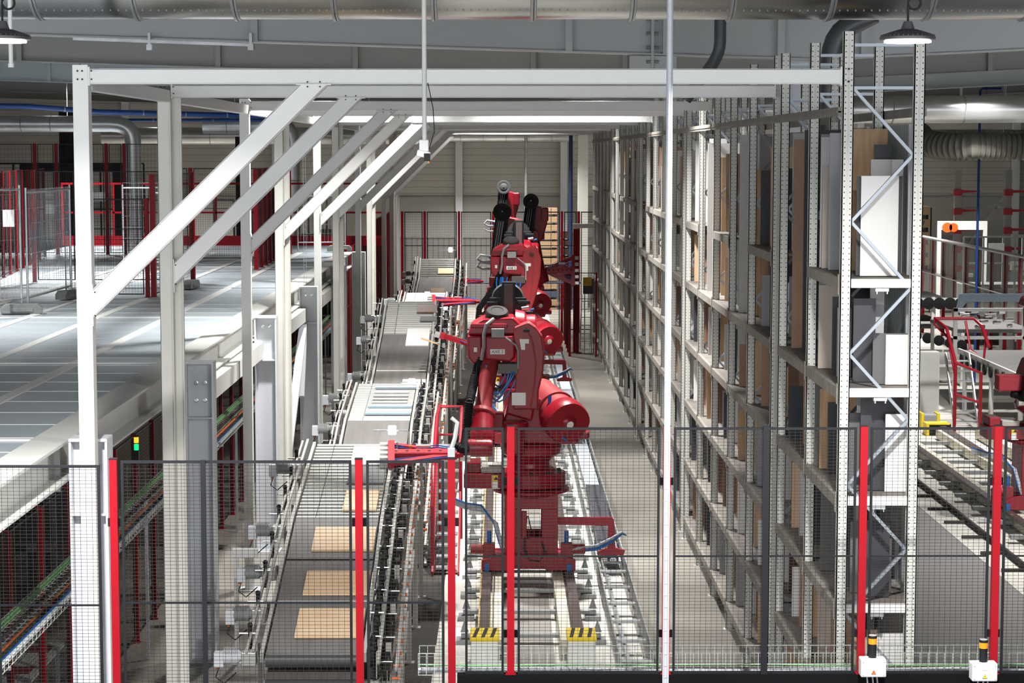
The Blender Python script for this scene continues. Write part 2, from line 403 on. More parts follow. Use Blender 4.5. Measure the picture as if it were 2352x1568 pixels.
dense = []; rad = []
for a, b in zip(cl_[:-1], cl_[1:]): dense += [a, a.lerp(b, 0.5)]
for k in range(len(dense)): rad.append(0.41 if k % 3 == 0 else 0.365)
MB().tube([p - Vector((12.4, 62, 7.9)) for p in dense], rad, 28).build('corrugated_pipe', FLEXM, t, smooth=True)
for x in (14.5, 17.5): MB().cyl((x - 12.4, -2, -0.33), (x - 12.4, -2, 2.7), 0.012, n=6).build('hanger', GALV, t)
# blue pipes
duct('blue_pipe', 'thick blue air pipe sloping down at the upper left', [(-14, 50, 8.15), (-11.4, 50, 8.1), (-9.8, 50.5, 7.98), (-5.0, 53, 7.9)], 0.065, BLUEP, 1.2, hang=((-13.9, 8.15),))
duct('blue_pipe', 'thin blue pipe running level behind the portal columns', [(-14, 62, 7.96), (-3.3, 62, 7.96)], 0.05, BLUEP, 2, hang=((-13, 8), (-8, 8), (-4, 8)))
duct('blue_pipe', 'blue pipe running level above the corrugated duct', [(5.0, 55, 8.02), (18, 55, 8.02)], 0.055, BLUEP, 9, hang=((6, 8.06), (10, 8.06), (15, 8.06)))
duct('blue_pipe', 'thin blue pipe dropping down at the right beside the cable tower', [(14.9, 62, 8.90), (14.34, 62, 8.90), (14.27, 62, 8.84), (14.27, 62, 0.0)], 0.038, BLUEP, 9, n=10)
duct('blue_pipe', 'thin blue pipe hanging in front of the left duct', [(-9.55, 47, 10.6), (-9.55, 47, 4.13)], 0.02, BLUEP, 9, n=8)

# high bay lamps
def high_bay(x, y, z, r, pw, i):
    big_ = i < 2
    lab = {0: 'round high bay lamp hanging in front of the storage rack', 1: 'round high bay lamp cut off by the left picture edge',
           13: 'small round lamp hanging by the left duct', 16: 'small round lamp hanging beside the blue pipe'}.get(i, 'unseen round high bay lamp under the roof in the %s row' % ORD[i])
    t = thing('high_bay_lamp', lab, 'lamp', (x, y, z), group='high bay lamps')
    MB().lathe((0, 0, 0), (0, 0, 1), [(r * 0.86, 0.0), (r, 0.010), (r, 0.028), (r * 0.82, 0.052), (r * 0.45, 0.072), (r * 0.25, 0.085), (0.03, 0.14)], 40).build('housing', LAMPH, t, smooth=True)
    MB().lathe((0, 0, -0.012), (0, 0, 1), [(r * 0.84, 0), (r * 0.84, 0.012)], 40).build('lens', LENS, t, smooth=True)
    if big_:
        fn = MB()
        for k in range(36):
            a = k * PI / 18
            fn.bar((r * 0.35 * math.cos(a), r * 0.35 * math.sin(a), 0.074), (r * 0.97 * math.cos(a), r * 0.97 * math.sin(a), 0.034), 0.006, 0.016)
        fn.build('cooling_fins', LAMPH, t)
        lp = arc((0.045, 0.27), 0.045, -PI, PI * 0.9, 14, lambda a, b: (a, 0, b))
        MB().tube([(0, 0, 0.13), (0, 0, 0.25)] + lp, 0.008, 6).build('cable_loop', BLACK, t, smooth=True)
    MB().cyl((0, 0, 0.1), (0, 0, 10.6 - z), 0.006, n=6).build('suspension_cable', BLACK, t)
    ld = bpy.data.lights.new('lamp_light', 'AREA'); ld.shape = 'DISK'; ld.size = r * 1.6; ld.energy = pw; ld.color = (1.0, 0.985, 0.96)
    ld.spread = math.radians(165 if big_ else 118)
    lo = bpy.data.objects.new('lamp_light', ld); col.objects.link(lo); lo.parent = t; lo.location = (0, 0, -0.03)
for i, (x, y, z, pw) in enumerate(LAMPS):
    high_bay(x, y, z, 0.20 if i < 2 else 0.26, pw, i)

# camera on its pole and pale tube in front
t = thing('surveillance_camera', 'white surveillance camera on a long pole from the roof', 'camera', (-0.68, 18.0, 6.98))
MB().cyl((0, 0, 0.08), (0, 0, 3.6), 0.021, n=14).build('pole', RAL, t, smooth=True)
MB().box(-0.045, 0.035, -0.03, 0.03, 0.03, 0.13).build('junction_box', WHITE, t, bevel=0.008)
m_ = MB().box(-0.068, 0.048, -0.04, 0.04, -0.025, 0.035)
o = m_.build('camera_body', WHITE, t, bevel=0.012); o.rotation_euler = (0, math.radians(12), 0)
MB().box(-0.005, 0.05, -0.045, -0.035, -0.055, 0.012).build('lens_window', BLACK, t, bevel=0.004)
MB().cyl((0.035, -0.02, -0.045), (0.035, -0.02, -0.075), 0.008, n=8).build('connector', ORANGC, t)
MB().tube([(0.03, 0, 0.62), (0.075, 0, 0.4), (0.085, 0, 0.2), (0.04, 0, 0.05)], 0.004, 6).build('cable', BLACK, t)
t = thing('ceiling_tube', 'pale translucent vertical tube in front of everything, with thin ring marks', 'tube', (1.285, 16.0, 0))
MB().cyl((0, 0, 0), (0, 0, 10.6), 0.025, n=16).build('tube', TUBEP, t, smooth=True)
rg = MB()
for k in range(85): rg.cyl((0, 0, 2.4 + k * 0.094), (0, 0, 2.403 + k * 0.094), 0.0262, n=16)
rg.build('ring_mark', mat('ring_mark', (0.42, 0.36, 0.38), 0.5), t, smooth=True, per=1)
MB().cyl((0.012, -0.024, 0), (0.012, -0.024, 10.6), 0.002, n=5).build('inner_wire', mat('ring_mark', (0.42, 0.36, 0.38)), t)

# light strut hanging on the first girder, left lamp stem
t = thing('cable_rail', 'galvanised cable rail hung under the first roof girder at left', 'rail', (0, 29.82, 0))
MB().bar((-6.15, 0, 8.62), (-3.58, 0, 8.53), 0.05, 0.04).build('rail', GALV, t)
for x in (-5.1, -3.65):
    MB().box(x, x + 0.08, -0.04, 0.04, 8.46, 8.54).box(x + 0.02, x + 0.06, -0.03, 0.03, 8.54, 8.7).build('clamp', GALV, t)
for x, y, z0, z1, lab in ((-4.82, 20.4, 7.83, 10.6, 'white hanging tube beside the left lamp'), (13.7, 62, 7.96, 10.6, 'white hanging tube at the right above the small lamp')):
    t = thing('hanging_tube', lab, 'tube', (x, y, z0))
    MB().cyl((0, 0, 0.03), (0, 0, z1 - z0), 0.022 if y < 30 else 0.045, n=10).build('tube', WHITE, t, smooth=True)
    MB().cyl((0, 0, 0.0), (0, 0, 0.04), 0.03 if y < 30 else 0.07, n=10).build('end_cap', WHITE, t, smooth=True)
for k, (x, y) in enumerate(((-4.63, 41.5), (-4.62, 37.3), (-4.0, 41.7))):
    mb = MB(); z0 = (8.5, 4.13, 4.13)[k]; z1 = 10.6 if k == 0 else 7.4
    for s in (-1, 1): mb.bar((s * 0.025, 0, z0), (s * 0.025, 0, z1), 0.006)
    for i in range(int((z1 - z0) / 0.12)): mb.bar((-0.025, 0, z0 + i * 0.12), (0.025, 0, z0 + i * 0.12), 0.006)
    o = mb.build('wire_ladder', GALV, loc=(x, y, 0))
    tag(o, ('thin wire cable ladder hanging above the first portal beam', 'wire cable ladder running up behind the third portal column', 'wire cable ladder running up behind the fourth portal column')[k], 'cable ladder')
# ================================================================ grating platform on the left
DECK = ribbed('deck_grating', (0.56, 0.63, 0.68), (0.42, 0.49, 0.54), 1, 0.034, 0.62, 0.38, 0.35, bump=0.0)
DECKJ = mat('deck_joint', (0.70, 0.72, 0.72), 0.4)
mz = thing('grating_platform', 'raised platform with grey grating deck on thick steel columns at left', 'platform', (-4.25, 20.5, 0))
OX, OY = 4.25, -20.5
MY = [20.55, 28.1, 35.95, 43.9, 51.9, 59.2]
XL, YE = -20.0, 59.4
MB().box(XL + OX, -0.44, 12 + OY, YE + OY, 4.08, 4.12).build('deck', DECK, mz)
MB().box(-13.5 + OX, -0.5, YE + OY, 68 + OY, 4.06, 4.10).build('rear_deck', DECK, mz)
for k in range(1, 12):
    x = -0.36 - k * 1.24
    MB().box(x - 0.075, x + 0.075, 12 + OY, YE + OY, 4.12, 4.135).build('joist_strip', WHITE, mz)
for y in MY[:5]:
    MB().box(XL + OX, -0.1, y + OY - 0.05, y + OY + 0.05, 4.122, 4.14).build('cross_strip', WHITE, mz)
jl = MB(); yy = 12.6
while yy < YE:
    for k in range(1):
        jl.box(XL + OX, -0.46, yy + OY - 0.009, yy + OY + 0.009, 4.12, 4.1235)
    yy += 1.02
jl.build('panel_joint', DECKJ, mz, per=1)
eb = MB().box(-0.46, -0.08, 12 + OY, YE + OY, 4.12, 4.15).box(-0.46, -0.08, 12 + OY, YE + OY, 3.74, 3.765).box(-0.28, -0.26, 12 + OY, YE + OY, 3.765, 4.12)
eb.build('edge_beam', RAL, mz)
xb = MB()
for y in MY: xb.box(XL + OX, -0.2, y + OY - 0.01, y + OY + 0.01, 3.6, 4.08)
xb.build('cross_beam', RAL, mz, per=1)
for i, y in enumerate(MY):
    yl = y + OY
    cbm = MB()
    for s in (-1, 1): cbm.box(0.11 + s * 0.18 - 0.012, 0.11 + s * 0.18 + 0.012, yl - 0.15, yl + 0.15, 0.02, 4.15)
    cbm.box(-0.06, 0.28, yl - 0.012, yl + 0.012, 0.02, 4.15)
    cbm.box(-0.08, 0.30, yl - 0.16, yl + 0.16, 4.13, 4.16)
    cbm.box(-0.06, 0.28, yl - 0.14, yl + 0.14, 3.38, 3.40)
    c_ = cbm.build('platform_column', GREYP, mz)
    MB().box(-0.11, 0.33, yl - 0.2, yl + 0.2, 0, 0.02).build('base_plate', GREYP, mz)
    bb = MB()
    for zx in (0.05, 0.17):
        for zz in ((3.62, 3.86) if i < 2 else (3.98,)):
            bb.lathe((zx, yl - 0.014, zz), (0, -1, 0), [(0.03, 0), (0.03, 0.006), (0.018, 0.008), (0.018, 0.03)], 10)
    bb.build('bolt', STEEL, c_, per=1)
# rail beam between the columns (from the second column on)
for a, b in zip(MY[1:4], MY[2:5]):
    MB().box(-0.15, 0.06, a + OY + 0.16, b + OY - 0.02, 3.42, 3.70).build('rail_beam', RAL, mz)
for yb, s in ((43.9, 1), (43.9, -1)):
    MB().bar((0.0, yb + OY - 0.05, 3.4), (0.0, yb + OY - (5.0 if s > 0 else 0.9), 0.05 if s > 0 else 1.9), 0.09, 0.16, (1, 0, 0)).build('diagonal_brace', GREYP, mz)

# ================================================================ portal frames
PY = [20.0, 24.85, 32.6, 37.45, 45.2, 50.1, 57.9, 62.7, 70.5, 75.4, 79.5]
PX0, PX1 = -4.14, 3.27
names_p = ['nearest the camera', 'second from the camera', 'third from the camera', 'fourth from the camera', 'fifth from the camera', 'sixth from the camera', 'seventh from the camera', 'eighth from the camera', 'ninth from the camera', 'tenth from the camera', 'furthest from the camera']
def chan(mb, p, q, wd, h, up, t=0.012, flip=1):
    """C profile: web facing the camera, flanges pointing back"""
    p = Vector(p); q = Vector(q); d = (q - p).normalized(); u = Vector(up); a = d.cross(u).normalized(); b = a.cross(d).normalized()
    mb.bar(p - u * 0, q, t, h, up) if False else None
    return mb
for i, Y in enumerate(PY):
    t = thing('portal_frame', 'white steel portal frame %s, post, beam and slanting brace' % names_p[i], 'portal frame', (PX0, Y, 0), group='portal frames over the robot aisle')
    deep = 0.20 if i % 2 else 0.10
    paint = WHITE
    wdt = 0.15
    x0 = 0.0
    c_ = MB()
    if i % 2 == 0:   # box post, second ones are H profiles turned sideways
        c_.box(x0, x0 + wdt, 0, 0.16, 0.02, 7.84)
    else:
        c_.box(x0, x0 + 0.15, 0.0, 0.014, 0.02, 7.72).box(x0 + 0.16, x0 + 0.26, 0.13, 0.144, 0.02, 7.72).box(x0, x0 + 0.012, 0.0, 0.16, 0.02, 7.72).box(x0 + 0.148, x0 + 0.163, -0.02, 0.15, 0.02, 7.72).box(x0 + 0.255, x0 + 0.27, 0.10, 0.16, 0.02, 7.72)
    c_.build('post', WHITE if i % 2 == 0 else CREAM, t, bevel=0.004)
    MB().box(x0 - 0.08, x0 + 0.26, -0.08, 0.24, 0, 0.02).build('base_plate', GREYP, t)
    L = PX1 - PX0; wdt = 0.15 if i % 2 == 0 else 0.168
    b_ = MB().box(x0 + wdt, L, 0.0, 0.012, 7.66, 7.80)
    b_.box(x0 + wdt, L, 0.0, deep, 7.79, 7.802).box(x0 + wdt, L, 0.0, deep, 7.655, 7.668)
    b_.box(x0 + wdt, x0 + wdt + 0.02, -0.01, 0.13, 7.64, 7.82).box(L - 0.02, L, -0.01, 0.13, 7.64, 7.82)
    b_.build('cross_beam', WHITE, t, bevel=0.003)
    # slanting brace
    p, q = Vector((wdt, 0.06, 5.60)), Vector((2.32, 0.06, 7.64))
    if i == 10: p, q = Vector((wdt, 0.06, 6.0)), Vector((2.1, 0.06, 7.64))
    d = (q - p).normalized(); nrm = Vector((-d.z, 0, d.x))
    k_ = MB()
    hw = 0.085
    poly = [(p.x, p.z - 0.20), (p.x, p.z + 0.06), (q.x - 0.13, 7.65), (q.x + 0.13, 7.65)]
    k_.prism(poly, 1, 0.0, 0.01)
    for a_, b2_ in ((poly[0], poly[3]), (poly[1], poly[2])):
        k_.bar((a_[0], 0.06, a_[1]), (b2_[0], 0.06, b2_[1]), 0.12, 0.01, (0, 0, 1))
    k_.build('slanting_brace', WHITE, t)
    MB().box(wdt, wdt + 0.012, -0.02, 0.12, 5.32, 5.72).box(q.x - 0.17, q.x + 0.17, -0.02, 0.12, 7.645, 7.657).build('brace_plates', WHITE, t)
    if i < 6:
        bo = MB()
        for (bx, bz) in ((0.05, 7.78), (0.05, 7.70), (0.095, 7.78), (0.095, 7.70)):
            bo.cyl((bx, -0.006, bz), (bx, 0.0, bz), 0.009, n=8)
        for (bx, bz) in ((wdt + 0.035, 7.78), (wdt + 0.035, 7.70), (q.x - 0.06, 7.63), (q.x + 0.06, 7.63), (q.x - 0.06, 7.675), (q.x + 0.06, 7.675), (wdt + 0.03, 5.65), (wdt + 0.03, 5.42)):
            bo.cyl((bx, -0.014, bz), (bx, 0.0, bz), 0.008, n=6)
        bo.build('bolt', BLACK, t, per=1)
for i in range(len(PY) - 1):
    o = MB().box(-0.06, 0.06, PY[i] + 0.17, PY[i + 1] - 0.01, 7.60, 7.74).build('eave_beam', WHITE, loc=(PX0 + 0.1, 0, 0))
    tag(o, 'white eave beam along the left posts, %s span from the camera' % ORD[i], 'beam', 'eave beams')
# ================================================================ storage rack on the right of the aisle
RX0, RX1 = 3.28, 4.07
FY = [20.0, 22.15, 24.45, 25.1, 27.55, 29.85, 32.15, 34.5, 37.0, 37.75, 40.15, 42.55, 44.95, 47.35, 49.9, 50.6, 53.0, 55.4, 57.8, 60.2, 62.6, 63.3, 65.7, 68.1, 70.5, 72.9, 75.3]
BAYS = [(a, b) for a, b in zip(FY[:-1], FY[1:]) if b - a > 1]
LV = [5.78, 4.71, 3.64, 2.57, 1.50, 0.43]
NO_L1 = {1, 3, 5, 11, 15, 19}
POSTM = punched('rack_post_paint', (0.60, 0.60, 0.56), (0.05, 0.05, 0.05), [(0, 0.024), (0, 0.081)], 0.054, r=0.007)
SHELF = mat('shelf_board', (0.15, 0.13, 0.12), 0.75, c2=(0.22, 0.20, 0.17), vs=2)
rack = thing('storage_rack', 'long pale grey storage rack on the right, boards upright in its bays', 'rack', (RX0, FY[0], 0))
pm = MB()
pm.box(0, 0.105, 0, 0.012, 0.01, 8.16).box(0, 0.01, 0.0, 0.085, 0.01, 8.16).box(0.095, 0.105, 0.0, 0.085, 0.01, 8.16)
pm.box(0.0, 0.03, 0.075, 0.085, 0.01, 8.16).box(0.075, 0.105, 0.075, 0.085, 0.01, 8.16)
pm.box(0.046, 0.050, -0.004, 0.0, 0.01, 8.16).box(0.058, 0.062, -0.004, 0.0, 0.01, 8.16)
pm.box(-0.03, 0.135, -0.03, 0.12, 0.0, 0.012)
p0 = pm.build('rack_post', POSTM, rack)
bm_ = MB()
nodes = []; z = 7.62; side = 0
while z > 0.3: nodes.append((0.10 if side == 0 else 0.69, z)); z -= 0.645; side ^= 1
for a, b in zip(nodes[:-1], nodes[1:]): bm_.bar((a[0], 0.04, a[1]), (b[0], 0.04, b[1]), 0.03, 0.045, (0, 1, 0))
MB().bar((0.1, 0.04, 8.03), (0.69, 0.04, 8.03), 0.03, 0.045, (0, 1, 0)).build('top_strut', ZINC, rack)
for zz in (7.62,): bm_.bar((0.1, 0.04, zz), (0.69, 0.04, zz), 0.03, 0.045, (0, 1, 0))
b0 = bm_.build('cross_bracing', ZINC, rack)
for i, y in enumerate(FY):
    for k in (0, 1):
        if i == 0 and k == 0: o = p0
        else:
            o = p0.copy(); col.objects.link(o); o.parent = rack
        o.location = (0 if k == 0 else RX1 - RX0 - 0.105, y - FY[0], 0)
    if i == 0: o = b0
    else:
        o = b0.copy(); col.objects.link(o); o.parent = rack
    o.location = (0, y - FY[0], 0)
    if i: MB().bar((0.1, 0.04, 8.03), (0.69, 0.04, 8.03), 0.03, 0.045, (0, 1, 0)).build('top_strut', ZINC, rack, loc=(0, y - FY[0], 0))
far_beams = MB(); far_decks = MB(); nb = 0
for bi, (ya, yb) in enumerate(BAYS):
    for li, z in enumerate(LV):
        if li == 0 and bi in NO_L1: continue
        l0, l1 = ya - FY[0] + 0.09, yb - FY[0]
        near = bi < 14
        mb = MB() if near else far_beams
        mb.box(-0.012, 0.035, l0, l1, z - 0.11, z).box(-0.016, -0.008, l0 - 0.06, l0, z - 0.16, z + 0.04)
        mb.box(0.755, 0.80, l0, l1, z - 0.11, z)
        md = MB() if near else far_decks
        md.box(0.036, 0.754, l0 - 0.05, l1 + 0.02, z - 0.04, z - 0.004)
        if near:
            mb.build('shelf_beam', BEAMM, rack)
            md.build('shelf_deck', SHELF, rack)
far_beams.build('shelf_beam', BEAMM, rack, kind='stuff')
far_decks.build('shelf_deck', SHELF, rack, kind='stuff')
for z in LV:
    MB().box(0.105, 0.685, 0.0, 0.05, z - 0.09, z - 0.005).build('end_beam', WHITE, rack)
    MB().box(0.34, 0.47, -0.02, 0.06, z - 0.125, z - 0.095).box(0.35, 0.36, -0.02, 0.06, z - 0.15, z - 0.125).box(0.45, 0.46, -0.02, 0.06, z - 0.15, z - 0.125).build('deck_clip', GALV, rack)
MB().box(-0.03, -0.002, 0.1, FY[-1] - FY[0], 7.35, 7.44).box(-0.045, -0.002, 0.1, FY[-1] - FY[0], 7.385, 7.40).build('tie_beam', BEAMM, rack)
MB().box(0.80, 0.83, 0.1, FY[-1] - FY[0], 7.35, 7.44).build('tie_beam', BEAMM, rack)
CLAD = ribbed('ribbed_backing', (0.30, 0.34, 0.36), (0.19, 0.22, 0.24), 1, 0.12, 0.5, 0.35, 0.3)
MB().box(0.80, 0.81, 0.1, 56, 0.3, 7.28).build('backing_sheet', CLAD, rack)
for k in range(6): MB().box(0.76, 0.80, 0.6 + k * 2.4, 0.64 + k * 2.4, 0.3, 7.28).build('backing_rail', GALV, rack)
fm = MB()
for bx in (0.0, 0.02): pass
for z in (7.80, 7.68): fm.cyl((0.05, -0.02, z), (0.05, 0, z), 0.01, n=8)
fm.build('bolt', BLACK, rack, per=1)

# boards standing in the rack
C = {
    'white': mat('board_white', (0.74, 0.73, 0.71), 0.45), 'light grey': mat('board_light_grey', (0.52, 0.51, 0.51), 0.5, var=0.04, vs=6),
    'mid grey': mat('board_mid_grey', (0.30, 0.30, 0.32), 0.5, var=0.05, vs=6), 'charcoal': mat('board_charcoal', (0.035, 0.036, 0.042), 0.45),
    'anthracite': mat('board_anthracite', (0.10, 0.10, 0.10), 0.5), 'oak': mat('board_oak', (0.50, 0.33, 0.18), 0.5, c2=(0.32, 0.19, 0.10), vs=3, stretch=(5, 5, 0.6)),
    'walnut': mat('board_walnut', (0.26, 0.14, 0.09), 0.5, c2=(0.15, 0.075, 0.045), vs=3, stretch=(5, 5, 0.6)),
    'beech': mat('board_beech', (0.62, 0.44, 0.28), 0.5, c2=(0.55, 0.37, 0.22), vs=2, stretch=(5, 5, 0.5)),
    'brown': mat('board_brown', (0.33, 0.20, 0.13), 0.55, var=0.1, vs=4), 'cream': mat('board_cream', (0.70, 0.66, 0.58), 0.5),
    'taupe': mat('board_taupe', (0.42, 0.36, 0.31), 0.5, var=0.05, vs=5),
}
nboard = 0
used_lab = set()
def board(x0, x1, y, z0, z1, c, lab, grp):
    global nboard
    o = MB().box(x0, x1, 0, 0.019, z0, z1).build('board', C[c], loc=(0, y, 0))
    tag(o, lab, 'board', grp); nboard += 1
    return o
# front bay by hand (x0, x1, y, z0, z1, colour, label)
front = [
    (3.53, 3.90, 20.35, 5.785, 6.77, 'white', 'big white board at the rack end, top shelf'),
    (3.905, 4.02, 20.75, 5.785, 6.93, 'light grey', 'light grey board beside the big white one, top shelf'),
    (3.50, 3.95, 20.42, 5.785, 6.765, 'charcoal', 'black board directly behind the big white board, top shelf'),
    (3.72, 3.93, 20.9, 5.785, 6.93, 'light grey', 'pale grey board showing above the big white board'),
    (3.77, 3.95, 21.0, 5.785, 7.08, 'charcoal', 'small black board top beside the rustic oak board'),
    (3.50, 3.95, 21.25, 5.785, 7.24, 'oak', 'tall rustic oak board at the rack end, top shelf'),
    (3.43, 3.49, 20.9, 5.785, 6.80, 'charcoal', 'thin black board edge next to the first rack post'),
    (3.38, 3.70, 21.4, 5.785, 7.2, 'mid grey', 'tall mid grey board left of the oak one, top shelf'),
    (3.36, 3.60, 21.85, 5.785, 7.16, 'light grey', 'tall pale board furthest back in the top front bay'),
    (3.36, 3.58, 21.7, 5.785, 6.85, 'taupe', 'taupe board in the top front bay beside the aisle'),
    (3.66, 4.0, 20.3, 4.715, 5.22, 'anthracite', 'wide dark grey board leaning in second tier at rack end'),
    (3.78, 4.0, 20.25, 4.715, 5.21, 'cream', 'cream board at the right of the rack end, second tier'),
    (3.50, 3.72, 20.5, 4.715, 5.55, 'charcoal', 'black board rising above the dark grey one, second tier'),
    (3.70, 3.84, 20.7, 4.715, 5.65, 'light grey', 'narrow light grey board in second tier, rack end'),
    (3.40, 3.62, 21.2, 4.715, 5.52, 'charcoal', 'black board beside the aisle in second tier front bay'),
    (3.42, 3.56, 21.0, 4.715, 5.42, 'mid grey', 'grey board in front of a black one, second tier'),
    (3.35, 3.60, 21.8, 4.715, 5.60, 'taupe', 'taupe board at the back of second tier front bay'),
    (3.60, 4.0, 21.5, 4.715, 5.2, 'anthracite', 'low anthracite board deep in second tier front bay'),
    (3.79, 4.0, 20.25, 3.645, 4.42, 'white', 'white board at the right of rack end, third tier'),
    (3.56, 3.90, 20.35, 3.645, 4.56, 'charcoal', 'black board at rack end, third tier'),
    (3.46, 3.62, 20.5, 3.645, 4.40, 'anthracite', 'dark grey board by the first post, third tier'),
    (3.60, 3.78, 20.8, 3.645, 4.62, 'light grey', 'light grey board behind the black one, third tier'),
    (3.44, 3.56, 21.0, 3.645, 4.35, 'white', 'narrow white board beside the aisle, third tier'),
    (3.40, 3.56, 21.4, 3.645, 4.40, 'charcoal', 'black board beside the aisle, third tier front bay'),
    (3.37, 3.56, 21.75, 3.645, 4.50, 'oak', 'narrow oak board, third tier front bay'),
    (3.35, 3.70, 21.95, 3.645, 4.60, 'anthracite', 'anthracite board at the back of third tier front bay'),
    (3.60, 3.86, 20.3, 2.575, 3.35, 'charcoal', 'black board at rack end, fourth tier'),
    (3.50, 3.92, 20.5, 2.575, 3.30, 'anthracite', 'dark grey board behind the black one, fourth tier'),
    (3.42, 3.60, 20.8, 2.575, 3.42, 'charcoal', 'black board beside the aisle, fourth tier front bay'),
    (3.37, 3.60, 21.6, 2.575, 3.44, 'anthracite', 'dark grey board at the back of fourth tier front bay'),
    (3.72, 4.04, 20.22, 1.505, 2.22, 'white', 'white board at rack end, fifth tier'),
    (3.50, 3.74, 20.26, 1.505, 2.25, 'beech', 'beech board beside the white one at rack end'),
    (3.40, 3.62, 21.0, 1.505, 2.34, 'brown', 'brown board beside the aisle, fifth tier front bay'),
    (3.37, 3.60, 21.7, 1.505, 2.36, 'taupe', 'taupe board at the back of fifth tier front bay'),
    (3.50, 3.88, 20.3, 0.435, 1.12, 'beech', 'beech board at rack end, lowest tier'),
    (3.50, 3.80, 20.7, 0.435, 1.32, 'light grey', 'light grey board at rack end, lowest tier'),
]
for x0, x1, y, z0, z1, c, lab in front: board(x0, x1, y, z0, z1, c, lab, 'boards in the front bay of the rack')
def pxy(x, y, z):  # rough picture height of a point, to skip what the frame cannot show
    return 350 + 4737 * (7 - z) / (y * 0.992 + 0.09 * (7 - z))
TN = ['top', 'second', 'third', 'fourth', 'fifth', 'lowest']
POSN = ['nearest the camera', 'second from the camera', 'third from the camera', 'furthest back', 'fifth from the camera']
far = {}
r2 = random.Random(21)
pal_top = ['charcoal', 'mid grey', 'brown', 'oak', 'beech', 'white', 'light grey', 'walnut', 'taupe', 'white']
pal = ['charcoal', 'white', 'light grey', 'charcoal', 'mid grey', 'brown', 'oak', 'taupe', 'anthracite', 'walnut', 'light grey', 'beech']
special = {(1, 0): [('charcoal', .96), ('mid grey', .97), ('charcoal', .99), ('brown', .95)],
           (2, 0): [('white', .97), ('charcoal', .68), ('beech', .86), ('charcoal', .66)],
           (3, 0): [('walnut', .8), ('oak', .80), ('oak', .8), ('light grey', .99)],
           (4, 0): [('light grey', .97), ('brown', .72), ('charcoal', .7), ('oak', .8)],
           (5, 0): [('mid grey', .8), ('beech', .86), ('brown', .86), ('white', .95)],
           (6, 0): [('mid grey', .7), ('white', .97), ('light grey', .9), ('white', .95)]}
for bi, (ya, yb) in enumerate(BAYS):
    if bi == 0: continue
    for ti in range(6):
        z0 = LV[ti]
        if ti == 0 and bi in NO_L1: z0 = LV[1]
        if ti == 1 and bi in NO_L1: continue
        ztop = 7.28 if ti == 0 else LV[ti - 1] - 0.12
        if pxy(0, ya, ztop - 0.3) > 1600: continue
        n = 4 if bi < 8 else 3
        spec = special.get((bi, ti))
        for k in range(n):
            fr = (k + 0.55) / n
            y = ya + 0.14 + (yb - ya - 0.22) * fr
            xl = 3.62 - 0.25 * fr + r2.uniform(-0.03, 0.04)
            xr = min(4.03, xl + r2.uniform(0.22, 0.6))
            hh = (ztop - z0) * (r2.uniform(0.62, 0.97) if ti else r2.uniform(0.6, 0.98))
            c = (r2.choice(pal_top if ti == 0 else pal))
            if spec and k < len(spec): c = spec[k][0]; hh = (ztop - z0) * spec[k][1]
            if nboard < 286 and bi < 14:
                wide = 'wide' if xr - xl > 0.42 else 'narrow' if xr - xl < 0.3 else 'upright'
                lab = '%s %s board, %s bay from the camera, %s tier, %s' % (wide, c, ORD[bi], TN[ti], POSN[k])
                board(xl, xr, y, z0 + 0.001, z0 + hh, c, lab, 'boards standing in the rack bays')
            else:
                far.setdefault(c, MB()).box(xl, xr, y, y + 0.019, z0 + 0.001, z0 + hh)
me_far = None
allm = MB(); mats_far = []; idx = []
for c, mb in far.items():
    mats_far.append(C[c]); idx += [len(mats_far) - 1] * len(mb.f); allm.add(mb.v, mb.f)
fo = allm.build('distant_boards', mats_far[0])
for m_ in mats_far[1:]: fo.data.materials.append(m_)
for p_, k in zip(fo.data.polygons, idx): p_.material_index = k
tag(fo, 'distant boards of mixed colours standing in the far bays of the rack', 'boards', kind='stuff')

# small things clipped on the rack
t = thing('wall_bracket', 'white bracket arm sticking out of the far rack end into the aisle', 'bracket', (3.25, 74.0, 4.2))
MB().box(-0.75, 0.0, -0.05, 0.05, 0.1, 0.26).build('arm', WHITE, t)
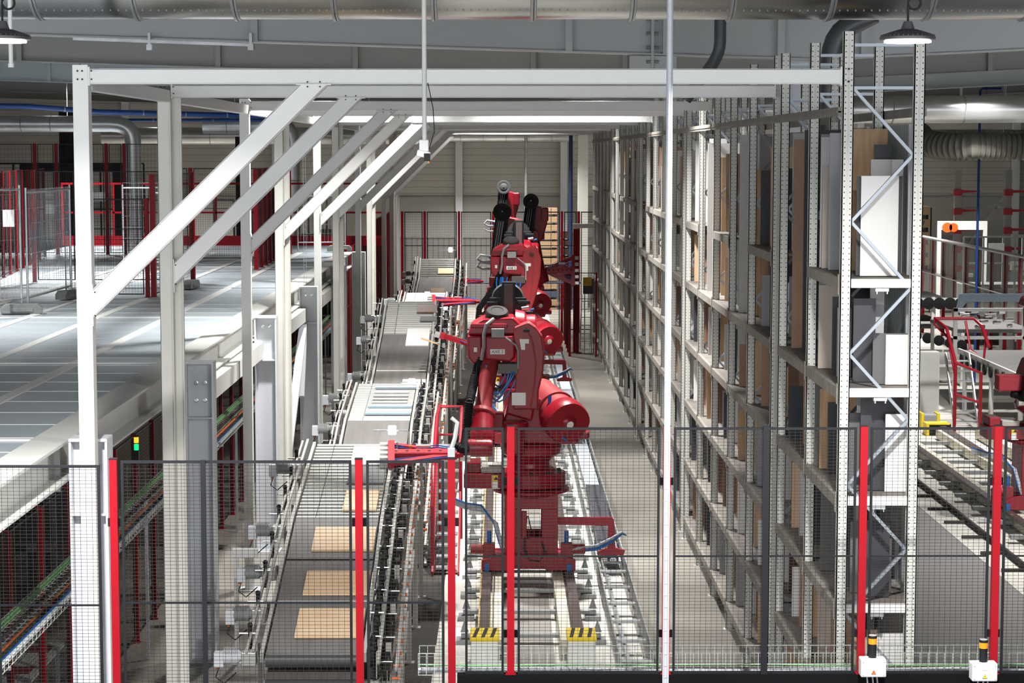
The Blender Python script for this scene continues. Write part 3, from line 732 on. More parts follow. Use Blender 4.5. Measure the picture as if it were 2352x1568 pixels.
# ================================================================ inclined conveyors
CX0, CX1 = -2.93, -1.73
CRAIL = mat('conveyor_frame_paint', (0.38, 0.37, 0.34), 0.5, var=0.08)
def conveyor(k, P, lamps=(), lower=True, label=''):
    """P: list of (y, z, kind) break points from the low end; kind belt / roller for the run after the point"""
    t = thing('conveyor', label, 'conveyor', (CX0, P[0][0], 0), group='conveyors beside the robots')
    W = CX1 - CX0; oy = P[0][0]
    def Z(y):
        for (a, za, _), (b, zb, _) in zip(P[:-1], P[1:]):
            if y <= b or b == P[-1][0]: return za + (zb - za) * (y - a) / (b - a)
    yend = P[-1][0]
    for (a, za, kd), (b, zb, _) in zip(P[:-1], P[1:]):
        d = Vector((0, b - a, zb - za)).normalized(); n = Vector((0, -d.z, d.y))
        A = Vector((0, a - oy, za)); B = Vector((0, b - oy, zb))
        if kd == 'belt':
            q = [A, B, B - n * 0.11, A - n * 0.11]
            MB().prism([(v.y, v.z) for v in q], 0, 0.02, W - 0.02).build('belt', BELT, t)
            MB().cyl((0.02, A.y, A.z - 0.085), (W - 0.02, A.y, A.z - 0.085), 0.085, n=24).build('drum', mat('drum_rubber', (0.06, 0.06, 0.063), 0.45), t, smooth=True)
            if a > P[0][0]: MB().cyl((0.02, A.y - 0.02, A.z - 0.015), (W - 0.02, A.y - 0.02, A.z - 0.015), 0.022, n=12).build('nose_roller', ROLLER if a < 27 or a > 40 else RUBBER, t, smooth=True)
        else:
            L = (B - A).length; nr = max(4, min(26, int(L / 0.145)))
            r0 = None
            for i in range(nr):
                c = A + (B - A) * ((i + 0.5) / nr)
                if r0 is None:
                    r0 = MB().cyl((0.02, 0, 0), (W * 0.24, 0, 0), 0.048, n=12).cyl((W * 0.24 + 0.012, 0, 0), (W - 0.02, 0, 0), 0.048, n=12).build('roller', ROLLER, t, smooth=True); o = r0
                else:
                    o = r0.copy(); col.objects.link(o)
                o.location = (0, c.y, c.z - 0.05)
            MB().prism([(A.y, A.z - 0.1), (B.y, B.z - 0.1), (B.y, B.z - 0.12), (A.y, A.z - 0.12)], 0, 0.02, W - 0.02).build('pan', mat('roller_pan', (0.30, 0.29, 0.27), 0.6), t)
    # side frames
    s1 = MB(); s2 = MB()
    for (a, za, _), (b, zb, _) in zip(P[:-1], P[1:]):
        for x in (-0.03, W + 0.03): s1.bar((x, a - oy, za - 0.05), (x, b - oy, zb - 0.05), 0.045, 0.13)
        s2.bar((-0.13, a - oy - 0.05, za + 0.05), (-0.13, b - oy - 0.05, zb + 0.05), 0.035, 0.035)
        s2.bar((-0.21, a - oy - 0.05, za + 0.02), (-0.21, b - oy - 0.05, zb + 0.02), 0.03, 0.05)
        for dz in (0.0, -0.4, -0.72):
            if min(za, zb) + dz > 0.15:
                s2.bar((W + 0.20, a - oy, za - 0.1 + dz), (W + 0.20, b - oy, zb - 0.1 + dz), 0.04, 0.07)
                s2.bar((W + 0.42, a - oy, za - 0.2 + dz), (W + 0.42, b - oy, zb - 0.2 + dz), 0.04, 0.05)
    s1.build('side_rail', CRAIL, t, per=1); s2.build('guide_rail', CRAIL, t, per=1)
    # lower return conveyor under the upper one
    if lower:
        a, za, _ = P[0]; b, zb, _ = P[1]
        q = [(a - oy - 0.12, za - 0.29), (b - oy, zb - 0.36), (b - oy, zb - 0.44), (a - oy - 0.12, za - 0.38)]
        if za - 0.45 > 0.05:
            MB().prism(q, 0, 0.02, W - 0.02).build('lower_belt', BELT, t)
            MB().cyl((0.02, a - oy - 0.12, za - 0.38), (W - 0.02, a - oy - 0.12, za - 0.38), 0.09, n=24).build('lower_drum', mat('drum_rubber', (0.10, 0.10, 0.105)), t, smooth=True)
    # legs on both sides
    y = P[0][0] + 0.5; j = 0
    while y < yend:
        z = Z(y)
        for x in (-0.10, W + 0.30):
            MB().box(x - 0.035, x + 0.035, y - oy - 0.035, y - oy + 0.035, 0.012, z - 0.12).box(x - 0.07, x + 0.07, y - oy - 0.07, y - oy + 0.07, 0.0, 0.014).build('leg', CRAIL, t)
        if j % 2 == 0:
            MB().box(W + 0.40, W + 0.47, y - oy + 0.4, y - oy + 0.47, 0.012, z - 0.25).box(W + 0.36, W + 0.51, y - oy + 0.36, y - oy + 0.51, 0.0, 0.014).build('leg', CRAIL, t)
        MB().box(-0.10, W + 0.44, y - oy - 0.03, y - oy + 0.03, max(0.2, z - 0.65), max(0.26, z - 0.59)).build('cross_tie', RAL, t)
        y += 1.05; j += 1
    # belt change wheels, rods and orange knobs down the right side
    stays = MB(); wheels = MB(); rods = MB(); knobs = MB(); plates = MB()
    y = P[0][0] + 0.1; j = 0
    while y < yend - 0.1:
        z = Z(y) - 0.04; yy = y - oy
        wheels.lathe((W + 0.08, yy, z - 0.05), (1, 0, 0), [(0.05, 0), (0.125, 0.01), (0.125, 0.06), (0.05, 0.07)], 14)
        wheels.lathe((W + 0.24, yy + 0.12, z - 0.26), (1, 0, 0), [(0.05, 0), (0.125, 0.01), (0.125, 0.08), (0.05, 0.09)], 14)
        stays.box(W + 0.12, W + 0.16, yy + 0.05, yy + 0.11, z - 0.36, z + 0.10)
        if j % 2: rods.cyl((W + 0.04, yy, z + 0.05), (W + 0.21, yy, z + 0.05), 0.012, n=8)
        else: rods.cyl((W + 0.16, yy + 0.1, z - 0.14), (W + 0.36, yy + 0.1, z - 0.14), 0.010, n=8)
        if j % 4 == 1: rods.tube([(W + 0.06, yy, z - 0.02), (W + 0.10, yy - 0.05, z + 0.13), (W + 0.10, yy + 0.02, z + 0.24)], 0.014, 6)
        plates.box(W + 0.17, W + 0.18, yy - 0.10, yy + 0.02, z - 0.30, z + 0.02).box(W + 0.30, W + 0.305, yy - 0.05, yy + 0.06, z - 0.42, z - 0.22)
        knobs.cyl((W + 0.36, yy, z - 0.32), (W + 0.42, yy, z - 0.32), 0.016, n=8).lathe((W + 0.42, yy, z - 0.32), (1, 0, 0), [(0.024, 0), (0.024, 0.03)], 8)
        y += 0.31; j += 1
    wheels.build('tension_wheel', RUBBER, t, smooth=True, per=1); rods.build('adjusting_rod', STEEL, t, smooth=True, per=1)
    knobs.build('orange_knob', ORANGE, t, per=2); plates.build('bearing_plate', CRAIL, t, per=1); stays.build('stay', BLACK, t, per=1)
    # clamps and motors on the left side
    cl = MB(); cr = MB(); y = P[0][0] + 0.45
    while y < yend - 0.1:
        z = Z(y); yy = y - oy
        cl.box(-0.25, -0.20, yy - 0.02, yy + 0.02, z - 0.2, z + 0.12).lathe((-0.225, yy, z + 0.12), (0, 0, 1), [(0.03, 0), (0.035, 0.02), (0.02, 0.05)], 8)
        cr.cyl((-0.36, yy, z + 0.03), (-0.12, yy, z + 0.03), 0.012, n=8)
        y += 0.85
    cl.build('clamp_post', BLACK, t, per=2); cr.build('clamp_rod', STEEL, t, per=1)
    my = [P[0][0] + 0.05] + [p[0] - 0.25 for p in P[1:-1]] + [P[-1][0] - 1.1]
    for q in my:
        z = Z(max(q, P[0][0])) - 0.06; yy = q - oy
        mo = MB().lathe((-0.52, yy, z), (1, 0, 0), [(0.075, 0), (0.085, 0.01), (0.085, 0.2), (0.06, 0.22), (0.06, 0.26)], 18)
        for g_ in range(10): mo.box(-0.50 + g_ * 0.018, -0.494 + g_ * 0.018, yy - 0.095, yy + 0.095, z - 0.06, z + 0.095)
        mm = mo.build('drive_motor', GREYP if q == my[0] else MIDM, t)
        MB().box(-0.28, -0.10, yy - 0.09, yy + 0.09, z - 0.10, z + 0.07).build('gearbox', ALU, mm, bevel=0.01)
        MB().box(-0.62, -0.50, yy - 0.08, yy + 0.06, z - 0.12, z + 0.06).build('terminal_box', GREYP, mm, bevel=0.006)
        MB().tube([(-0.56, yy, z - 0.12), (-0.60, yy - 0.03, z - 0.25), (-0.5, yy - 0.03, z - 0.33), (-0.35, yy, z - 0.2)], 0.009, 6).build('cable', BLACK, mm)
        MB().box(-0.60, -0.57, yy - 0.02, yy + 0.02, z - 0.16, z - 0.12).build('plug', ORANGE, mm)
    for (ly, lx) in lamps:
        z = Z(ly)
        MB().tube([(W + 0.03, ly - oy, z - 0.05), (W + 0.03, ly - oy, z + 0.30), (W - 0.02, ly - oy, z + 0.33), (W - 0.6, ly - oy, z + 0.33)], 0.015, 8).build('lamp_arm', STEEL, t, smooth=True)
        MB().box(lx - 0.07, lx + 0.07, ly - oy - 0.06, ly - oy - 0.02, z + 0.26, z + 0.42).build('led_panel', LED, t, bevel=0.01)
    return t, Z
cv1, Z1 = conveyor(1, [(24.86, 0.88, 'belt'), (26.25, 1.24, 'belt'), (27.4, 1.55, 'belt'), (28.65, 1.89, 'roller'), (32.15, 2.46, 'end')], (), True, 'inclined conveyor nearest the camera with wood boards on it')
cv2, Z2 = conveyor(2, [(34.3, 1.0, 'belt'), (38.35, 2.0, 'roller'), (41.5, 2.36, 'end')], ((37.0, 0.93),), False, 'second conveyor from the camera carrying pale blue strips')
cv3, Z3 = conveyor(3, [(43.9, 1.45, 'belt'), (47.1, 2.02, 'belt'), (50.0, 2.60, 'roller'), (52.3, 3.26, 'end')], ((45.0, 0.93),), False, 'third conveyor from the camera with two white boards')
cv4, Z4 = conveyor(4, [(54.6, 1.6, 'belt'), (59.3, 2.4, 'roller'), (62.5, 2.78, 'end')], ((60.3, 0.72),), False, 'fourth conveyor from the camera, mostly hidden by the third')
cv5, Z5 = conveyor(5, [(65.5, 1.7, 'belt'), (72.6, 2.59, 'roller'), (74.2, 3.22, 'end')], ((74.1, 1.05),), False, 'furthest conveyor, near the back wall')

def lying(x0, x1, y0, y1, Zf, th, m, name, lab, cat='board', grp='boards lying on the conveyors', dz=0.001):
    za, zb = Zf(y0) + dz, Zf(y1) + dz
    o = MB().prism([(0, za), (y1 - y0, zb), (y1 - y0, zb + th), (0, za + th)], 0, x0, x1).build(name, m, loc=(0, y0, 0))
    return tag(o, lab, cat, grp)
WH = C['white']
lying(-2.60, -1.76, 25.25, 25.97, Z1, 0.03, PINE, 'board', 'light wood board nearest the camera on the first conveyor')
lying(-2.60, -1.76, 26.38, 27.0, Z1, 0.03, PINE, 'board', 'middle light wood board on the first conveyor belt')
lying(-2.60, -1.76, 27.62, 28.3, Z1, 0.03, PINE, 'board', 'light wood board just below the rollers of the first conveyor')
lying(-2.28, -1.80, 28.9, 29.75, Z1, 0.03, PINE, 'board', 'light wood board on the first conveyor rollers behind a fence post')
lying(-2.32, -1.78, 31.0, 31.9, Z1, 0.02, WH, 'board', 'white board gripped on the first conveyor rollers')
lying(-2.30, -1.76, 30.1, 30.9, Z1, 0.02, C['anthracite'], 'board', 'dark board on the first conveyor rollers under the tool')
nm = ['nearest', 'second', 'third', 'fourth']
for q, (yy, w0, w1, th) in enumerate(((38.8, -2.62, -1.75, 0.10), (39.35, -2.60, -1.75, 0.08), (40.95, -2.55, -1.74, 0.10))):
    o = MB().box(w0, w1, 0, 0.22, Z2(yy), Z2(yy) + 0.035).build('strip', BPL, loc=(0, yy, 0))
    tag(o, 'pale blue strip across the second conveyor, %s one from the camera' % nm[q], 'strip', 'pale blue strips on the second conveyor')
for q in range(4):
    yy = 39.75 + q * 0.27
    o = MB().box(-2.55, -1.86, 0, 0.12, Z2(yy), Z2(yy) + 0.03).build('strip', WHITE, loc=(0, yy, 0))
    tag(o, 'narrow white strip between the blue strips, %s one from the camera' % nm[q], 'strip', 'white strips on the second conveyor')
lying(-2.26, -1.74, 44.6, 46.3, Z3, 0.025, WH, 'board', 'white board lower down on the third conveyor belt')
lying(-2.33, -1.78, 49.0, 50.3, Z3, 0.025, WH, 'board', 'white board at the top of the third conveyor belt')
lying(-2.15, -1.65, 51.4, 51.9, Z3, 0.03, C['walnut'], 'board', 'dark brown board held by the tool on the third conveyor')
lying(-2.05, -1.65, 50.8, 51.1, Z3, 0.03, C['anthracite'], 'board', 'dark grey board under the tool on the third conveyor')
lying(-2.45, -1.6, 59.6, 60.4, Z4, 0.03, BPL, 'board', 'pale blue board on the fourth conveyor under the lamp')
lying(-2.30, -1.75, 72.9, 73.3, Z5, 0.03, PINE, 'board', 'small wood board on the furthest conveyor')
lying(-2.45, -2.0, 69.6, 70.6, Z5, 0.03, C['oak'], 'board', 'oak strip gripped on the belt of the furthest conveyor')

t = thing('sensor_stand', 'white stand with a bent arm beside the first conveyor', 'stand', (-3.66, 27.9, 0))
MB().box(-0.03, 0.03, -0.03, 0.03, 0.01, 1.55).build('post', WHITE, t, bevel=0.005)
MB().box(-0.05, 0.30, -0.04, 0.04, 1.48, 1.6).build('arm', WHITE, t, bevel=0.005)
MB().box(-0.08, 0.08, -0.08, 0.08, 0, 0.012).build('base_plate', WHITE, t)

# red stair between conveyor and robot track
t = thing('metal_stair', 'steep steel stair with red handrail between the first conveyor and robot', 'stair', (-1.17, 33.8, 0))
for k in range(11):
    MB().box(0.05, 0.40, k * 0.235, k * 0.235 + 0.2, 0.10 + k * 0.145, 0.13 + k * 0.145).build('step', GALV, t)
for x in (0.0, 0.43):
    MB().bar((x, -0.1, 0.02), (x, 2.7, 1.75), 0.03, 0.16).build('stringer', RED, t)
MB().tube([(0.0, 0.02, 0.03), (0.0, 0.02, 1.15), (0.0, 0.5, 1.75), (0.0, 2.5, 2.33), (0.02, 3.3, 2.42), (0.42, 3.3, 2.42), (0.42, 3.2, 1.8)], 0.036, 10).build('handrail', RED, t, smooth=True)
MB().tube([(0.43, 1.6, 1.0), (0.43, 1.6, 2.0), (0.43, 2.6, 2.33), (0.43, 3.3, 2.40)], 0.026, 8).tube([(0.0, 2.6, 1.7), (0.0, 2.6, 2.3)], 0.026, 8).tube([(0.0, 2.6, 2.0), (0.43, 2.6, 2.0)], 0.02, 8).build('handrail', RED, t, smooth=True)
MB().box(0.0, 0.43, 2.5, 3.4, 1.68, 1.72).build('landing', GALV, t)
for x in (0.02, 0.41): MB().box(x - 0.025, x + 0.025, 3.2, 3.25, 0.0, 1.68).build('support_leg', RED, t)
# ================================================================ robots on their track
TX = 0.40
trk = thing('robot_track', 'long floor track with two rails that the red robots stand on', 'track', (TX, 22, 0))
RAILD = mat('rail_dark', (0.11, 0.085, 0.08), 0.4, 0.5)
CREAMR = mat('rail_cream', (0.70, 0.66, 0.54), 0.5, var=0.06)
OCHRE = mat('rail_edge_ochre', (0.50, 0.36, 0.14), 0.6)
for s in (-1, 1):
    x = s * 0.66
    MB().box(x - 0.07, x + 0.07, 6.1, 56, 0.28, 0.34).build('rail', RAILD, trk)
    xa = -0.60 if s < 0 else 0.40
    MB().box(xa, xa + 0.2, 6.1, 56, 0.06, 0.27).build('rail_beam', CREAMR, trk)
    MB().box(x - 0.10, x + 0.08, 6.1, 56, 0.2, 0.278).build('rail_bed', OCHRE if s < 0 else RAILD, trk)
    MB().box(x - 0.18, x + 0.20, 5.5, 6.05, 0.0, 0.42).build('end_stop', LABELW, trk, bevel=0.02)
    cap = MB().box(x - 0.19, x + 0.21, 5.48, 6.07, 0.40, 0.45)
    cap.build('yellow_edge', YELLOW, trk)
    st = MB()
    for q in range(3): st.prism([(x - 0.16 + q * 0.12, 5.50), (x - 0.11 + q * 0.12, 5.50), (x - 0.06 + q * 0.12, 6.05), (x - 0.11 + q * 0.12, 6.05)], 2, 0.4505, 0.453)
    st.build('black_stripe', BLACK, trk, per=1)
ty = MB(); feet = MB(); y = 7.0
while y < 56:
    ty.box(-1.0, 1.0, y - 0.06, y + 0.06, 0.10, 0.15)
    for s in (-1, 1): feet.box(s * 0.95 - 0.12, s * 0.95 + 0.12, y - 0.14, y + 0.14, 0.012, 0.08).prism([(s * 0.95 - 0.06, 0.17), (s * 0.95 + 0.06, 0.17), (s * 0.95, 0.36)], 1, y - 0.01, y + 0.01)
    y += 1.52
ty.build('cross_tie', mat('tie_grey', (0.33, 0.35, 0.35), 0.6, 0.2), trk, per=1); feet.build('anchor_foot', MIDM, trk, per=2)
pt = MB().box(-0.66 + 0.11, -0.66 + 0.125, 6.1, 56, 0.28, 0.30)
pt.build('rack_gear', STEEL, trk)

tr = thing('cable_tray', 'long cable tray beside the robot track on the aisle side', 'cable tray', (1.70, 21.5, 0))
for x, w_ in ((-0.16, 0.02), (0.30, 0.02)):
    MB().box(x, x + w_, 0, 56, 0.10, 0.36).build('side_wall', MIDM, tr)
MB().box(-0.02, 0.02, 0, 56, 0.02, 0.16).build('divider', GALV, tr)
rg = MB(); ft = MB()
for k in range(46):
    yy = 0.8 + k * 1.2
    rg.box(-0.14, 0.30, yy, yy + 0.12, 0.18, 0.21)
    ft.box(-0.16, -0.12, yy, yy + 0.06, 0.0, 0.12).box(0.28, 0.32, yy, yy + 0.06, 0.0, 0.12)
rg.build('rung', GALV, tr, per=1); ft.build('tray_foot', GALV, tr, per=1)
MB().box(-0.03, 0.26, 12.2, 56, 0.212, 0.26).build('cables', GREYH, tr)

def drag_chain(x, y0, y1, z, lab):
    t = thing('drag_chain', lab, 'cable chain', (x, y0, 0))
    mb = MB(); n = min(90, int((y1 - y0) / 0.095))
    for i in range(n):
        yy = i * (y1 - y0) / n; zz = z(i / n)
        mb.box(-0.15, 0.15, yy, yy + 0.035, zz + 0.06, zz + 0.075).box(-0.16, -0.13, yy, yy + 0.08, zz, zz + 0.08).box(0.13, 0.16, yy, yy + 0.08, zz, zz + 0.08).box(-0.02, 0.02, yy, yy + 0.05, zz, zz + 0.07)
    mb.build('links', mat('chain_plastic', (0.10, 0.095, 0.11), 0.45), t)
    cb_ = MB()
    for k, xx in enumerate((-0.08, -0.04, 0.05, 0.09)):
        cb_.tube([(xx, 0.05, z(0) + 0.03), (xx, (y1 - y0) / 2, z(0.5) + 0.03), (xx, y1 - y0 - 0.05, z(1) + 0.03)], 0.012, 6)
    cb_.build('inner_cable', GREYH, t, per=1)
drag_chain(1.75, 33.6, 39.2, lambda f_: 0.27 + 0.35 * max(0, f_ - 0.1), 'dark cable drag chain running from the nearest robot beside the aisle')
drag_chain(1.75, 47.6, 50.5, lambda f_: 0.27, 'dark cable drag chain beside the second robot')

def gripper(t, side, L, h, tz, rot):
    """flat triangular tool frame with suction heads, wide end away from the wrist"""
    g_ = MB(); s = side
    # plan: apex at wrist (0,0), wide edge at distance L
    hw = 0.52
    for zz in (0.0,):
        g_.prism([(0, -0.07), (0, 0.07), (s * L, hw), (s * L, hw - 0.09), (s * 0.25, 0.02), (s * 0.25, -0.02), (s * L, -hw + 0.09), (s * L, -hw)], 2, -0.03, 0.03)
        g_.prism([(s * (L - 0.10), -hw), (s * L, -hw), (s * L, hw), (s * (L - 0.10), hw)], 2, -0.06, 0.06)
        for y0, y1 in ((-0.11, -0.08), (0.08, 0.11)): g_.prism([(s * 0.1, y0), (s * L, y0), (s * L, y1), (s * 0.1, y1)], 2, -0.06, 0.05)
    o = g_.build('tool_frame', REDT, t)
    pl = MB().prism([(s * 0.1, -0.09), (s * L, -0.09), (s * L, 0.09), (s * 0.1, 0.09)], 2, 0.04, 0.055).build('tool_plate', REDT, o)
    hl = MB()
    for k in range(6): hl.lathe((s * (0.18 + k * (L - 0.3) / 5), 0, 0.056), (0, 0, 1), [(0.028, 0), (0.028, 0.002)], 12)
    hl.build('round_hole', BLACK, o, per=1)
    cu = MB(); cp = MB()
    for k in range(5):
        yy = -hw + 0.08 + k * (2 * hw - 0.16) / 4
        cu.box(s * L, s * (L + 0.13), yy - 0.05, yy + 0.05, -0.06, 0.04) if s > 0 else cu.box(s * (L + 0.13), s * L, yy - 0.05, yy + 0.05, -0.06, 0.04)
        cp.cyl((s * (L + 0.07), yy, -0.05), (s * (L + 0.07), yy, -0.13), 0.03, n=10)
    cu.build('gripper_head', ALU, o, bevel=0.006, per=1); cp.build('suction_cup', RUBBER, o, per=1)
    hs = MB()
    for k in range(4):
        yy = 0.13 + 0.05 * k
        hs.tube([(s * 0.1, 0.03 * k, 0.06), (s * 0.4, yy, 0.02 + 0.03 * (k % 2)), (s * 0.75, yy + 0.04, 0.0), (s * (L - 0.05), 0.1 * k - 0.1 + yy * 0.5, 0.05)], 0.009, 6)
        hs.tube([(s * 0.1, -0.03 * k, 0.0), (s * 0.4, -yy, 0.02), (s * (L - 0.1), -yy - 0.1, 0.0)], 0.009, 6)
    hs.build('air_hose', BLUEH, o, smooth=True, per=1)
    vb = MB().box(s * 0.5, s * 0.72, 0.20, 0.27, 0.02, 0.07) if s > 0 else MB().box(s * 0.72, s * 0.5, 0.20, 0.27, 0.02, 0.07)
    vb.build('valve_block', ALU, o)
    MB().box(min(s * 0.78, s * 0.83), max(s * 0.78, s * 0.83), 0.22, 0.26, 0.02, 0.06).build('connector', ORANGE, o)
    o.location = tz; o.rotation_euler = rot
    return o

def robot(Y, label, pose='hang', dz=0.0, dx=0.0, tool=None, X=TX, detail=True, dxf=0.0, fy=0.0):
    t = thing('industrial_robot', label, 'robot', (X, Y, 0), group='red robots')
    # carriage on the rails
    cg = MB().box(-0.72, 0.74, -0.45, 0.45, 0.36, 0.50)
    cg.prism([(-0.74, 0.345), (-0.30, 0.345), (-0.22, 0.42), (0.22, 0.42), (0.30, 0.345), (0.76, 0.345), (0.76, 0.52), (0.5, 0.60), (-0.5, 0.60), (-0.74, 0.52)], 1, -0.52, -0.44)
    cg.prism([(-0.74, 0.345), (0.76, 0.345), (0.76, 0.52), (-0.74, 0.52)], 1, 0.44, 0.52)
    c_ = cg.build('carriage', RED, t, bevel=0.012)
    wp = MB()
    for s in (-1, 1): wp.box(s * 0.66 - 0.035, s * 0.66 + 0.035, -0.56, -0.525, 0.345, 0.46); wp.cyl((s * 0.62, -0.30, 0.5), (s * 0.62, -0.30, 0.95), 0.035, n=10)
    wp.build('lubricator', BLUEH, c_, per=1)
    mo = MB()
    for s in (-1, 1):
        mo.cyl((s * 0.55, -0.32, 0.66), (s * 0.92, -0.32, 0.66), 0.08, n=12).box(s * 0.62 - 0.09, s * 0.62 + 0.09, -0.42, -0.22, 0.5, 0.76)
    mo.build('drive_unit', REDL, c_, bevel=0.01, per=2)
    # plinth with the window
    pl = MB()
    x0, x1, y0, y1, z0, z1 = -0.38, 0.48, -0.40, 0.40, 0.5, 1.56
    for (ya, yb) in ((y0, y0 + 0.03), (y1 - 0.03, y1)):
        pl.box(x0, x1, ya, yb, 1.32, z1).box(x0, x1, ya, yb, z0, 0.86).box(x0, -0.10, ya, yb, 0.86, 1.32).box(0.22, x1, ya, yb, 0.86, 1.32)
    pl.box(x0, x0 + 0.03, y0 + 0.03, y1 - 0.03, z0, z1).box(x1 - 0.03, x1, y0 + 0.03, y1 - 0.03, z0, z1)
    pl.box(-0.10, -0.02, y0 - 0.08, y0 - 0.003, 0.86, 1.30)
    pl.build('plinth', RED, t, bevel=0.008)
    fl = MB().lathe((0.05, 0, 1.56), (0, 0, 1), [(0.60, 0), (0.62, 0.01), (0.62, 0.05), (0.60, 0.06)], 40)
    fl.lathe((0.05, 0, 1.50), (0, 0, 1), [(0.45, 0), (0.55, 0.06)], 32)
    fl.build('top_flange', RED, t, smooth=True)
    # base casting
    pts = [(-1.03, -0.30), (-0.55, -0.34)] + [(0.05 + 0.56 * math.cos(a), 0.50 * math.sin(a)) for a in [(-130 + i * 13) * PI / 180 for i in range(21)]] + [(-0.55, 0.34), (-1.03, 0.30)]
    bs = MB().prism(pts, 2, 1.64, 1.88)
    bs.prism([(-0.98, -0.26), (-0.76, -0.26), (-0.76, 0.26), (-0.98, 0.26)], 2, 1.88, 2.05)
    b_ = bs.build('base', RED, t, bevel=0.02)
    if detail:
        MB().box(-0.58, -0.44, -0.352, -0.342, 1.76, 1.86).build('warning_sticker', YELLOW, b_)
        MB().box(-0.58, -0.44, -0.352, -0.342, 1.64, 1.76).build('white_sticker', LABELW, b_)
        MB().prism([(-0.55, 1.785), (-0.47, 1.785), (-0.51, 1.845)], 1, -0.356, -0.353).build('triangle_mark', INK, b_)
        MB().box(-0.75, -0.42, -0.3, 0.2, 1.885, 2.0).build('connector_box', mat('casting_grey', (0.40, 0.38, 0.34), 0.6, var=0.1), b_, bevel=0.02)
        bl = MB()
        for k in range(10):
            a = k * PI / 5 + 0.3
            bl.lathe((0.05 + 0.48 * math.cos(a), 0.43 * math.sin(a), 1.88), (0, 0, 1), [(0.03, 0), (0.03, 0.03)], 8)
        bl.build('bolt', DARKM, b_, per=1)
    sh = MB().lathe((0.05, 0, 1.88), (0, 0, 1), [(0.40, 0), (0.38, 0.05), (0.31, 0.08), (0.30, 0.15), (0.35, 0.22), (0.47, 0.30), (0.50, 0.42), (0.46, 0.48)], 36)
    sh.build('rotating_base', RED, t, smooth=True)
    # turret
    tu = MB().prism([(-0.42, 2.36), (0.80, 2.36), (0.80, 2.44), (0.98, 2.44), (0.98, 2.56), (0.55, 2.60), (0.42, 2.80), (0.40, 3.02), (0.10, 3.14), (-0.05, 3.20), (-0.26, 3.12), (-0.34, 2.9), (-0.42, 2.62)], 1, -0.36, 0.34)
    tu.prism([(-0.36, 2.86), (-0.30, 3.20), (-0.10, 3.24), (0.10, 2.96), (0.06, 2.74)], 1, -0.46, -0.36)
    u_ = tu.build('turret', RED, t, bevel=0.035, seg=3)
    mt = MB().box(-0.86, -0.38, -0.40, -0.06, 2.56, 2.86)
    mt.build('axis_motor', RED, t, bevel=0.03, seg=3)
    MB().lathe((-0.20, -0.56, 2.24), (0, 0, 1), [(0.12, 0), (0.14, 0.02), (0.14, 0.40), (0.20, 0.42), (0.20, 0.50), (0.18, 0.52)], 20).build('axis_motor', RED, t, smooth=True)
    # counterbalance cylinder
    p, q = Vector((0.16, 0.42, 3.06)), Vector((0.64, -0.62, 2.73)); d = (q - p).normalized(); L = (q - p).length
    cbm = MB().lathe(p, d, [(0.10, -0.1), (0.24, 0.0), (0.31, 0.04), (0.32, L * 0.55), (0.35, L * 0.56), (0.35, L * 0.60), (0.32, L * 0.61), (0.32, L * 0.80)], 36)
    cc = cbm.build('counterbalance', REDL, t, smooth=True)
    capm = MB(); R_ = []
    for rr, tt in ((0.345, L * 0.78), (0.36, L * 0.80), (0.36, L * 0.95), (0.34, L)):
        c0 = p + d * tt; ring = capm.ring(c0, d, rr, 32)
        out = []
        for i, v in enumerate(ring):
            a = 2 * PI * i / 32; k = 1 + 0.10 * max(0, math.cos(2 * a)) ** 2
            out.append(c0 + (v - c0) * k)
        R_.append(out)
    capm.rings(R_)
    cp_ = capm.build('end_cover', RED, cc, smooth=True)
    ec = p + d * L
    MB().lathe(ec, d, [(0.13, 0), (0.12, 0.02), (0.07, 0.05), (0.06, 0.055)], 24).build('hub_cap', RED, cc, smooth=True)
    MB().lathe(ec + d * 0.055, d, [(0.058, 0), (0.058, 0.004)], 24).build('warning_sticker', LABELW, cc)
    u2 = Vector((0, 0, 1)); rgt = d.cross(u2).normalized(); e2 = ec + d * 0.062
    mk = MB(); vs = [e2 + rgt * (-0.05) + u2 * 0.004, e2 + rgt * 0.05 + u2 * 0.004, e2 + rgt * 0.03 + u2 * 0.045, e2 - rgt * 0.03 + u2 * 0.045]
    mk.add(vs, [(0, 1, 2, 3)]); mk.build('yellow_mark', YELLOW, cc)
    bl = MB()
    for k in range(14):
        a = k * 2 * PI / 14; r = capm.ring(p + d * (L * 0.56), d, 0.335, 14)[k]
        bl.lathe(r, d, [(0.012, -0.005), (0.012, 0.028)], 6)
    bl.build('bolt', RED, cc, per=1)
    MB().tube([(0.35, -0.46, 3.15), (0.36, -0.52, 2.85), (0.42, -0.55, 2.65), (0.58, -0.55, 2.46)], 0.022, 8).tube([(0.33, -0.46, 3.15), (0.34, -0.54, 2.82), (0.44, -0.58, 2.6), (0.62, -0.58, 2.44)], 0.018, 8).build('blue_hose', BLUEH, t, smooth=True)
    # lower arm, curved
    zt = 4.22 + dz
    f = (zt - 3.0) / 1.22
    def zz(v): return 3.0 + (v - 3.0) * f
    out = [(0.12 - 0.30, 2.95), (0.14 - 0.30, zz(3.2)), (0.20 - 0.34, zz(3.5)), (0.20 - 0.32, zz(3.8)), (0.13 - 0.30, zz(4.05)), (0.10 - 0.26, zz(4.26)), (0.26 - 0.2, zz(4.34)), (0.42 - 0.24, zz(4.26)), (0.52 - 0.24, zz(4.12)), (0.58 - 0.26, zz(3.85)), (0.58 - 0.28, zz(3.55)), (0.53 - 0.30, zz(3.25)), (0.52 - 0.30, 2.95)]
    out = [(a - 0.06 + dx * max(0, (b - 3.0)) / (zt - 3.0), b) for a, b in out]
    la = MB().prism(out, 1, -0.60, -0.26)
